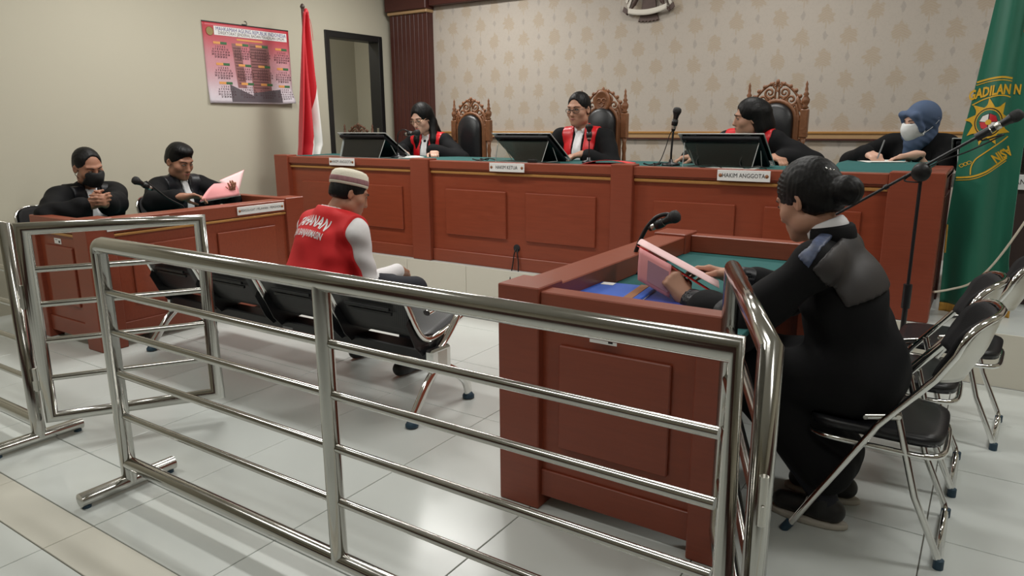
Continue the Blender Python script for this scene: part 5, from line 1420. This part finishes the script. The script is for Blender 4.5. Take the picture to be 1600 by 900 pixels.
# ------------------------------------------------------------------ judge with turned head, behind the right monitor
P = Pose((-1.44, 5.22, .285), (-.12, -1), pelvis=(0, 0, .55), neck=(-.02, .08, .985), head=(-.03, .13, 1.082), hrot=(-58, 6, 6), shw=.175,
         wristL=(-1.22, 4.98, 1.112), wristR=(-1.75, 4.93, 1.112), poleL=(-.9, -.1, -.4), poleR=(.9, -.1, -.4), hscale=.97)
root = person('', P); root['label'] = 'judge with black hair and turned head mostly hidden behind the right monitor'; root['category'] = 'person'
hl = HD((.6, -.6, -.1), (0, 0, -1), curl=(30, 40, 20)); hr_ = HD((-.85, -.5, -.1), (0, 0, -1), curl=(25, 30, 20))
obj('body', body_mesh(P, .006, [SKIN, WHITECLOTH, NAVY, SHOE], P.b, hands=(hl, hr_), female=True), None, root)
judge_robe(P, root, seed=2.1, w_top=.165, w_low=.125)
def bob(g):
    g.cone(P.hp(0, -.07, .03), P.hp(0, -.085, -.06), .078, .070, .03)
    for x in (-1, 1): g.cone(P.hp(x*.06, -.035, .05), P.hp(x*.074, -.05, -.07), .042, .036, .02)
    g.cone(P.hp(0, -.085, -.06), P.neck-P.tf*.10-P.sp*.08, .068, .05, .04)
hair_mesh(P, HAIR, root, P.b, bob, face=((0, .128, -.020), (.068, .098, .115)), low=None, inflate=.012, h=.006)
face_parts(root, P, P.b, LIP)

# ------------------------------------------------------------------ clerk in headscarf
P = Pose((-.44, 5.50, .285), (-.22, -1), pelvis=(0, 0, .55), neck=(-.03, .09, .955), head=(-.045, .155, 1.052), hrot=(-34, 14, 4), shw=.165,
         bare=(.2, .1), wristL=(-.41, 5.07, 1.140), wristR=(-.685, 5.06, 1.15), poleL=(-.35, -.4, -.7), poleR=(.9, -.1, -.4), hscale=.88)
root = person('', P); root['label'] = 'woman in slate blue headscarf, white mask and black jacket writing at the bench end'; root['category'] = 'person'
hl = HD((-.97, -.1, -.16), (0, -.3, -1), curl=(12, 18, 10)); hr_ = HD((.72, -.55, -.25), (.1, .3, -1), curl=(45, 50, 30), thumb=.9)
obj('body', body_mesh(P, .006, [SKIN_L, ROBE, NAVY, SHOE], P.b, hands=(hl, hr_), female=True), None, root)
g, T = robe_grid(P, .008, cuff=(.14, .01), cuffr=.05, sleeve=.056, shr=.072)
neck_cut(g, P); folds(g, P, .0025, 1.0, .8)
obj('jacket', g.mesh('jacket', ROBE, P.b), ROBE, root)
g = Grid(P.head-.46, P.head+.22, .006); hp, ax, hs = P.hp, P.hax, P.hs
g.ell(hp(0, -.022, .040), A3((.090, .116, .106))*hs, ax, .01); g.cone(hp(0, -.05, .02), hp(0, -.03, -.10), .096*hs, .080*hs, .04)
g.ell(P.neck+P.tf*.02+P.sp*.015, (.098, .092, .055), [P.sr, P.tf, P.sp], .04)
g.cone(hp(0, .03, -.13), P.neck+P.tf*.09-P.sp*.02, .058, .052, .04); g.cone(P.neck+P.tf*.10-P.sp*.03, P.neck+P.tf*.135-P.sp*.34, .040, .050, .03, flat=(P.tf, 1.6))
g.cone(P.neck+P.tf*.105+P.sr*.03-P.sp*.03, P.neck+P.tf*.125+P.sr*.035-P.sp*.22, .022, .030, .01, flat=(P.tf, 1.4))
g.cone(hp(-.066, .085, .07), hp(.066, .085, .07), .020, .020, .03); g.cone(hp(.066, .085, .07), hp(.080, .05, -.04), .018, .018, .02); g.cone(hp(-.066, .085, .07), hp(-.080, .05, -.04), .018, .018, .02)
g.ell(hp(0, .135, -.012), A3((.060, .09, .084))*hs, ax, .012, 0, True)
X, Y, Z = g.coords(); g.F += (.0012*np.sin((Z*1.0+X*.6)*150+5*np.sin(Y*14))*(Z < P.head[2]+.03)).astype(np.float32)
obj('headscarf', g.mesh('headscarf', HIJAB, P.b), HIJAB, root)
def mask(P, root, m, loops=None):
    g = Grid(P.head-.2, P.head+.2, .005); head_prims(g, P); q = g.copy()
    hp, ax = P.hp, P.hax
    g.ell(hp(0, .088, -.040), (.046, .042, .055), ax, .03)
    g.F -= .006
    b = Grid(P.head-.2, P.head+.2, .005); b.box(hp(0, .085, -.050), (.066, .075, .056), ax, .02)
    g.F = np.maximum(np.maximum(g.F, b.F), -(q.F)).astype(np.float32)
    r = obj('face_mask', g.mesh('face_mask', m, P.b, 2), m, root)
    for x in (-1, 1):
        for z0, z1 in ((-.012, .018), (-.085, .0)):
            obj('mask_loop', MB().tube([tuple(hp(x*.062, .055, z0)-P.b), tuple(hp(x*.088, -.02, (z0+z1)/2)-P.b), tuple(hp(x*.097, -.075, z1)-P.b)] if loops else [tuple(hp(x*.062, .05, z0)-P.b), tuple(hp(x*.083, -.005, (z0+z1)/2)-P.b), tuple(hp(x*.082, -.028, .0)-P.b)], .002, 6), m, r)
    return r
mask(P, root, MASKWH, True)
face_parts(root, P, P.b)
wr = P.hands[0][1]-P.b; dd = unit(P.hands[0][1]-P.hands[0][0])
obj('wrist_watch', MB().lathe([(.033, -.011), (.036, -.008), (.036, .008), (.033, .011)], wr-dd*.02, dd, 16).cyl(Vector(wr-dd*.02)+Vector((0, -.0, .034)), Vector(wr-dd*.02)+Vector((0, 0, .042)), .015), MICBLACK, root)
hh = P.hands[1][1]; pen = thing('pen', "pale pen held in the writing woman's hand", 'pen', (hh[0]+.075, hh[1]-.075, 1.115))
obj('barrel', MB().tube([(0, 0, 0), (.004, .004, .012), (.028, .03, .115)], [.0015, .0045, .0045], 8), GREYPLASTIC, pen)
dk = MB().prism([(-.80+2.83, 4.62-4.31, 1.0665-.285), (-.80+2.83, 4.80-4.31, 1.098-.285), (-.80+2.83, 5.28-4.31, 1.098-.285), (-.80+2.83, 5.28-4.31, 1.05-.285), (-.80+2.83, 5.02-4.31, 1.05-.285), (-.80+2.83, 5.02-4.31, 1.0665-.285)], (.50, 0, 0))
obj('writing_slope', dk, GREEN_BAIZE, jb, 'raised green baize writing slope at the bench end')
paper_stack('white papers under the writing hand of the woman in headscarf', (-.60, 5.03, 1.0985), .5, (.21, .25), 3)

# ------------------------------------------------------------------ masked lawyer at the left
P = Pose((-5.36, 2.54, 0), (.97, .18), pelvis=(0, 0, .53), neck=(0, .08, .925), head=(.03, .165, 1.070), hrot=(-8, 20, -6), shw=.215, shd=.045,
         wristL=(-4.865, 2.455, .845), wristR=(-4.90, 2.375, .845), poleL=(-1, .1, -.35), poleR=(1, .0, -.35), knee=(.11, .38, .50), ankle=(.11, .33, .09))
root = person('', P); root['label'] = 'man in black mask and black robe with clasped hands at the left desk'; root['category'] = 'person'
hl = HD((.75, -.50, .30), (-.35, -.85, .05), per=[(35, 55, 25), (42, 55, 30), (45, 55, 30), (48, 55, 30)], thumb=.3); hr_ = HD((.72, .55, .30), (-.35, .85, .1), per=[(30, 50, 25), (40, 55, 30), (45, 55, 30), (48, 55, 30)], thumb=.3)
obj('body', body_mesh(P, .0055, [SKIN_D, WHITECLOTH, NAVY, SHOE], P.b, hands=(hl, hr_), wide=1.04), None, root)
g, T = robe_grid(P, .008, cuff=.05, legs=False, shr=.070, cape=.075)
for q in (g, T): neck_cut(q, P, .20, .06)
folds(g, P, .004, 1.0, 4.0)
obj('robe', g.mesh('robe', ROBE, P.b), ROBE, root)
panel(T, P, 'shirt_front', .010, lambda r, u, f: np.maximum(np.maximum(np.abs(r)-(.028+.03*np.clip(-u/.2, 0, 1)), -f), np.maximum(u-.01, -.36-u)), WHITECLOTH, root, P.b)
for s in (-1, 1): panel(T, P, 'satin_band', .012, lambda r, u, f: np.maximum(np.maximum(s*r-.15, .062+.0*u-s*r), np.maximum(-.40-u, np.maximum(-.12-f, u-.03))), SATIN, root, P.b)
hair_mesh(P, HAIR, root, P.b, no, face=((0, .136, .022), (.072, .112, .110)), low=-.03, inflate=.005, wide=1.03)
mask(P, root, MASKBK)
face_parts(root, P, P.b)

# ------------------------------------------------------------------ young lawyer with a folder
P = Pose((-5.36, 3.24, 0), (.99, .14), pelvis=(0, 0, .53), neck=(0, .08, .935), head=(.025, .135, 1.075), hrot=(-2, 20, 0), shw=.20, shd=.045,
         wristL=(-4.89, 3.39, .825), wristR=(-4.80, 2.965, .850), poleL=(-1, .0, -.4), poleR=(1, .0, -.4), knee=(.11, .38, .50), ankle=(.11, .33, .09), hscale=1.04)
root = person('', P); root['label'] = 'young man in black robe with white jabot reading a pink folder'; root['category'] = 'person'
hl = HD((.80, -.15, .30), (.25, -.4, .85), curl=(25, 30, 20), thumb=.2); hr_ = HD((.45, .85, .05), (.4, -.1, -.9), curl=(22, 30, 20), thumb=.6)
obj('body', body_mesh(P, .0055, [SKIN_D, WHITECLOTH, NAVY, SHOE], P.b, hands=(hl, hr_)), None, root)
g, T = judge_robe(P, root, cape=.065, seed=5.0, satin=SATIN, satname='satin_panel', w_top=.16, w_low=.15, plen=.30, jl=.38, gap=.034, cuff=.06)
def flattop(g): g.ell(P.hp(0, .012, .098), (.076, .092, .048), P.hax, .02)
hair_mesh(P, HAIR, root, P.b, flattop, face=((0, .132, -.022), (.072, .104, .112)), low=-.03, inflate=.006)
face_parts(root, P, P.b, LIP)
wr = P.hands[1][1]-P.b; dd = unit(P.hands[1][1]-P.hands[1][0])
obj('wrist_watch', MB().lathe([(.034, -.014), (.037, -.010), (.037, .010), (.034, .014)], wr-dd*.03, dd, 16), MICBLACK, root)
fd = thing('pink_folder', "open pink folder in the young lawyer's hands above the left desk", 'folder', (-4.78, 3.2, .80))
FO = Vector((-4.78, 3.2, .80))
q = [Vector(v)-FO for v in ((-4.70, 3.035, .815), (-4.78, 3.43, .825), (-4.90, 3.46, .915), (-4.80, 3.23, .925))]
def bil(Q, bow, nn): return lambda u, v: (Q[0]*(1-u)+Q[1]*u)*(1-v)+(Q[3]*(1-u)+Q[2]*u)*v + Vector(nn)*bow*math.sin(PI*v)
obj('front_cover', MB().sheet(bil([q[0], q[1], q[2], q[3]], .025, (.5, 0, .8)), 8, 8, .002), PINK, fd)
q2 = [Vector(v)-FO for v in ((-4.88, 3.41, .835), (-4.86, 3.47, .825), (-4.94, 3.60, 1.0), (-4.92, 3.36, .935))]
obj('back_cover', MB().sheet(bil(q2, .012, (.6, -.2, .5)), 6, 8, .002), PINKLT, fd)
q3 = [v+Vector((-.012, .012, .002)) for v in q2]
obj('inner_sheet', MB().sheet(bil(q3, .010, (.6, -.2, .5)), 6, 8, .001), PINK, fd)
q4 = [v+Vector((-.008, .01, -.006)) for v in q]
obj('paper', MB().sheet(bil(q4, .020, (.5, 0, .8)), 6, 6, .001), PAPER, fd)

# ------------------------------------------------------------------ detainee on the waiting bench, seen from behind
P = Pose((-2.93, 2.50, 0), (.10, 1), pelvis=(0, .02, .50), neck=(.02, .13, .885), head=(.065, .215, .985), hrot=(-26, 24, 6), shw=.198, shd=.082,
         wristL=(-3.02, 2.93, .52), wristR=(-2.70, 2.91, .555), poleL=(-1, -.3, -.3), poleR=(.15, -.6, -.8), kneeL=(-.14, .42, .46), kneeR=(.33, .42, .47), ankleL=(-.10, .36, .09), ankleR=(.33, .32, .09), hscale=.93)
root = person('', P); root['label'] = 'detainee in red vest and white cap sitting with bowed head on the waiting bench'; root['category'] = 'person'
hl = HD((.6, .6, -.4), (0, 0, -1), curl=(25, 30, 20)); hr_ = HD((-.35, .85, -.3), (0, -.1, -1), curl=(25, 30, 20))
obj('body', body_mesh(P, .006, [SKIN_D, WHITECLOTH, NAVY, SHOE], P.b, hands=(hl, hr_)), None, root)
g, T = robe_grid(P, .007, cuff=.02, cuffr=.044, sleeve=.052, shr=.064, loose=.92, drape=0)
neck_cut(g, P, .06, .04); folds(g, P, .0045, 1.0, 1.7)
obj('white_shirt', g.mesh('white_shirt', WHITECLOTH, P.b), WHITECLOTH, root)
V = g.copy()
X, Y, Z = V.coords(); q = [X-P.neck[0], Y-P.neck[1], Z-P.neck[2]]
r_ = q[0]*P.sr[0]+q[1]*P.sr[1]+q[2]*P.sr[2]; u_ = q[0]*P.sp[0]+q[1]*P.sp[1]+q[2]*P.sp[2]; f_ = q[0]*P.tf[0]+q[1]*P.tf[1]+q[2]*P.tf[2]
wv = .205+.03*np.clip(-(u_+.12)/.2, 0, 1)
V.F = np.maximum(V.F-.012, np.maximum(np.abs(r_)-wv, np.maximum(np.maximum(u_-.035, -.46-u_), f_-.13))).astype(np.float32)
V.cone(P.neck+P.sp*.12+P.tf*.02, P.neck-P.sp*.01+P.tf*.02, .07, .062, .01, sub=True)
vm = V.mesh('red_vest', REDVEST, P.b); vest = obj('red_vest', vm, REDVEST, root)
bvh = BVHTree.FromPolygons([v.co.copy() for v in vm.vertices], [tuple(p.vertices) for p in vm.polygons])
def on_vest(s, size, up, arch, bold, sx):
    vs, fs = text_geo(s, size, bold, sx, .012); out = []
    o = Vector(P.neck-P.b); R_ = Vector(P.sr); S_ = Vector(P.sp); F_ = Vector(P.tf)
    for x, y in vs:
        a = x-.004; yy = up+y-arch*x*x
        st = o + R_*a + S_*yy - F_*.5
        hit = bvh.ray_cast(st, F_)
        out.append(hit[0]-F_*.004 if hit[0] is not None else st+F_*.33)
    mb = MB(); mb.raw(out, fs); obj('lettering', mb, WHITECLOTH, vest)
on_vest('TAHANAN', .080, -.055, 1.8, .0018, .57)
on_vest('KEJARI BANJARMASIN', .050, -.122, 1.0, .0010, .48)
# knitted cap
hax = [Vector(P.hr), Vector(P.hf), Vector(P.hu)]
tilt = (Vector(P.hu)*.985 - Vector(P.hf)*.17).normalized()
cp_ = Vector(P.hp(0, -.020, .058)-P.b)
capt = obj('white_cap', MB().lathe([(.096, -.012), (.097, .0), (.095, .028), (.090, .050), (.078, .064), (.055, .072), (.02, .076), (0, .076)], cp_, tilt, 28, hint=P.hf, squash=(.9, 1.07)), KNIT, root)
obj('cap_band', MB().lathe([(.0975, .002), (.0983, .006), (.0970, .024), (.0955, .028)], cp_, tilt, 28, hint=P.hf, squash=(.9, 1.07)), KNITBAND, capt, 'mauve patterned band around the cap')
hair_mesh(P, HAIR, root, P.b, no, face=SHORT_FACE, low=-.055, inflate=.009)
face_parts(root, P, P.b, LIP)

# ------------------------------------------------------------------ prosecutor at the right, seen from behind her left shoulder
P = Pose((-.29, 2.535, 0), (-1, 0.04), pelvis=(0, 0, .53), neck=(-.02, .135, .955), head=(-.015, .205, 1.090), hrot=(-22, 24, 0), shw=.185, shd=.05,
         wristL=(-.850, 2.375, .742), wristR=(-.762, 2.63, .785), poleL=(-.7, -.3, -.8), poleR=(.8, -.2, -.6), knee=(.10, .36, .48), ankle=(.10, .06, .10), l1=.28, l2=.25)
root = person('', P); root['label'] = 'prosecutor in black gown with hair bun reading a pink folder at the right'; root['category'] = 'person'
hl = HD((-.62, .10, .70), (-.55, .70, -.45), per=[(28, 40, 25), (35, 45, 30), (42, 48, 30), (48, 48, 30)], thumb=.75); hr_ = HD((-.96, .02, .12), (.05, -.55, -.75), curl=(15, 25, 15), thumb=.6)
obj('body', body_mesh(P, .0042, [SKIN, WHITECLOTH, NAVY, SHOE], P.b, hands=(hl, hr_), female=True), None, root)
g, T = robe_grid(P, .007, cuff=.10, cuffr=.062, sleeve=.062, shr=.068, legs=True, hem=.10, loose=.84, slim=.8)
for q in (g, T): neck_cut(q, P, .12, .05)
folds(g, P, .004, .9, 3.3)
obj('gown', g.mesh('gown', ROBE, P.b), ROBE, root)
def poly_region(T_, pts):
    """convex polygon in the X-Z plane, as seen across the gown"""
    c = np.mean(pts, 0)
    def fn(r, u, f):
        wx = P.neck[0]+P.sr[0]*r+P.sp[0]*u+P.tf[0]*f; wz = P.neck[2]+P.sr[2]*r+P.sp[2]*u+P.tf[2]*f; wy = P.neck[1]+P.sr[1]*r+P.sp[1]*u+P.tf[1]*f
        d = -9.0
        for i in range(len(pts)):
            a = A3(pts[i]); b = A3(pts[(i+1) % len(pts)]); e = b-a; n = A3((e[1], -e[0])); n = n/np.linalg.norm(n)
            if n@(A3(c)-a) > 0: n = -n
            d = np.maximum(d, (wx-a[0])*n[0]+(wz-a[1])*n[1])
        return d
    return fn
panel(T, P, 'satin_cape', .012, poly_region(T, [(-.425, .925), (-.350, 1.03), (-.20, .98), (-.12, .86), (-.20, .835), (-.305, .755)]), CAPE, root, P.b)
panel(T, P, 'batik_trim', .010, poly_region(T, [(-.475, .955), (-.42, 1.03), (-.385, 1.03), (-.435, .925)]), BATIK, root, P.b)
for i in (0, 1):
    el, wr = P.hands[i]; d = unit(wr-el)
    q = Grid(np.minimum(el, wr)-.12, np.maximum(el, wr)+.12, .006); q.cone(wr-d*.035, wr-d*.20, .046, .064, .0); q.cone(wr-d*.0, wr-d*.05, .036, .038, .004, sub=True)
    folds(q, P, .0014, 1.4, 5+i); obj('satin_cuff', q.mesh('satin_cuff', SATIN, P.b), SATIN, root)
o = P.neck-P.b
obj('white_collar', MB().tube([tuple(o+P.sp*(.055-.01*math.sin(a))+P.sr*math.cos(a)*.066+P.tf*(math.sin(a)*.062-.004)) for a in np.linspace(PI*.75, PI*2.25, 22)], .012, 8, flat=(.5, 1.7)), WHITECLOTH, root)
obj('gown_collar', MB().tube([tuple(o+P.sp*(.028+.01*math.sin(a))+P.sr*math.cos(a)*.080+P.tf*(math.sin(a)*.076-.006)) for a in np.linspace(PI*.85, PI*2.15, 22)], .020, 8, flat=(.5, 1.6)), ROBE, root)
def bun(g):
    g.ell(P.hp(0, -.138, -.012), (.052, .045, .048), P.hax, .012)
    g.cone(P.hp(0, -.07, .01), P.hp(0, -.12, -.008), .06, .04, .02)
    X, Y, Z = g.coords(); q = [X-P.head[0], Y-P.head[1], Z-P.head[2]]
    b = sum(q[i]*P.hf[i] for i in range(3)); z = sum(q[i]*P.hu[i] for i in range(3)); a = sum(q[i]*P.hr[i] for i in range(3))
    w = np.clip((b-.0)/.03, 0, 1)*np.clip((z-.0)/.03, 0, 1)
    g.F += (.0022*np.sin((z*.85-b*.55)*430)*w).astype(np.float32)
hair_mesh(P, HAIR, root, P.b, bun, face=((0, .125, -.030), (.072, .082, .102)), low=-.060, inflate=.011, h=.0045)
obj('hair_tie', MB().lathe([(.044, -.008), (.05, 0), (.044, .008)], Vector(P.hp(0, -.102, .0)-P.b), P.hf, 16), ROBE, root)
for k in range(5):
    obj('hair_pin', MB().ball(Vector(P.hp(-.030-.006*(k % 2), -.108-.006*k, .075-.004*k)-P.b), .003, 6, 4), CHROME, root)
face_parts(root, P, P.b, LIP)
fd = thing('pink_folder', "pink folder held open in the prosecutor's hands above the green desk top", 'folder', (-.9, 2.45, .8)); FO = Vector((-.9, 2.45, .8))
a0 = Vector((-1.052, 2.405, .912)); a1 = Vector((-.742, 2.405, .782)); b1 = Vector((-.072, .215, -.020))
L4 = lambda o_, e1, e2: [o_-FO, o_+e1-FO, o_+e1+e2-FO, o_+e2-FO]
obj('page', MB().sheet(bil(L4(a0+Vector((0, 0, .006)), a1-a0, b1), .006, (0, 0, 1)), 8, 6, .0015), PINKLT, fd)
obj('inner_cover', MB().sheet(bil(L4(a0+Vector((0, -.004, -.002)), a1-a0+Vector((-.02, 0, -.012)), Vector((.01, .12, -.045))), .004, (0, 0, 1)), 8, 6, .0015), REDFOLD, fd)
da = (a1-a0)*.40; dn = Vector((.012, -.035, -.112))
obj('back_cover', MB().sheet(bil(L4(a0+Vector((.012, -.006, -.008)), da, dn), .005, (0, -1, 0)), 8, 6, .0015), PINK, fd)
bk = [a0+da*t+dn*s+Vector((.012, -.0125, -.008))-FO for t, s in ((.30, .22), (.95, .22), (.95, .86), (.30, .86))]
obj('printed_block', MB().prism(bk, (0, -.0006, 0)), mat('grey_print', lin(176, 132, 148), .6), fd)
for s_, a in zip((-1, 1), P.an):
    q = a-P.b; fwv = A3(P.Fw)
    obj('shoe_sole', MB().lathe([(0, 0), (.95, 0), (1, .004), (1, .016), (.95, .02), (0, .02)], Vector(q+fwv*.045)-Vector((0, 0, q[2]-.0006)), (0, 0, 1), 20, squash=(.046, .132), hint=tuple(fwv)), SOLE, root)
# blue folders on the desk
for (x, y, rz, lab, n) in ((-1.14, 2.37, .12, 'blue folder with a tan strap lying on the green desk top', 0), (-.86, 2.36, -.05, 'dark blue folder next to the strapped one under the held folder', 1)):
    f = thing('blue_folder', lab, 'folder', (x, y, .7155), rz)
    obj('cover', MB().box((-.15, -.11, .0005), (.15, .11, .028 if n == 0 else .018), .004), BLUEFOLD if n == 0 else mat('navy_card', lin(36, 58, 140), .45), f)
    obj('pages', MB().box((-.145, -.105, .004), (.1505, .108, .022 if n == 0 else .014), .001), PAPER, f)
    if n == 0:
        obj('strap', MB().box((.085, -.112, .0004), (.120, .112, .0295), .001), TAN, f); obj('paper_tab', MB().box((-.06, .06, .0282), (-.01, .10, .0292), 0), PAPER, f, 'small pale paper tab')
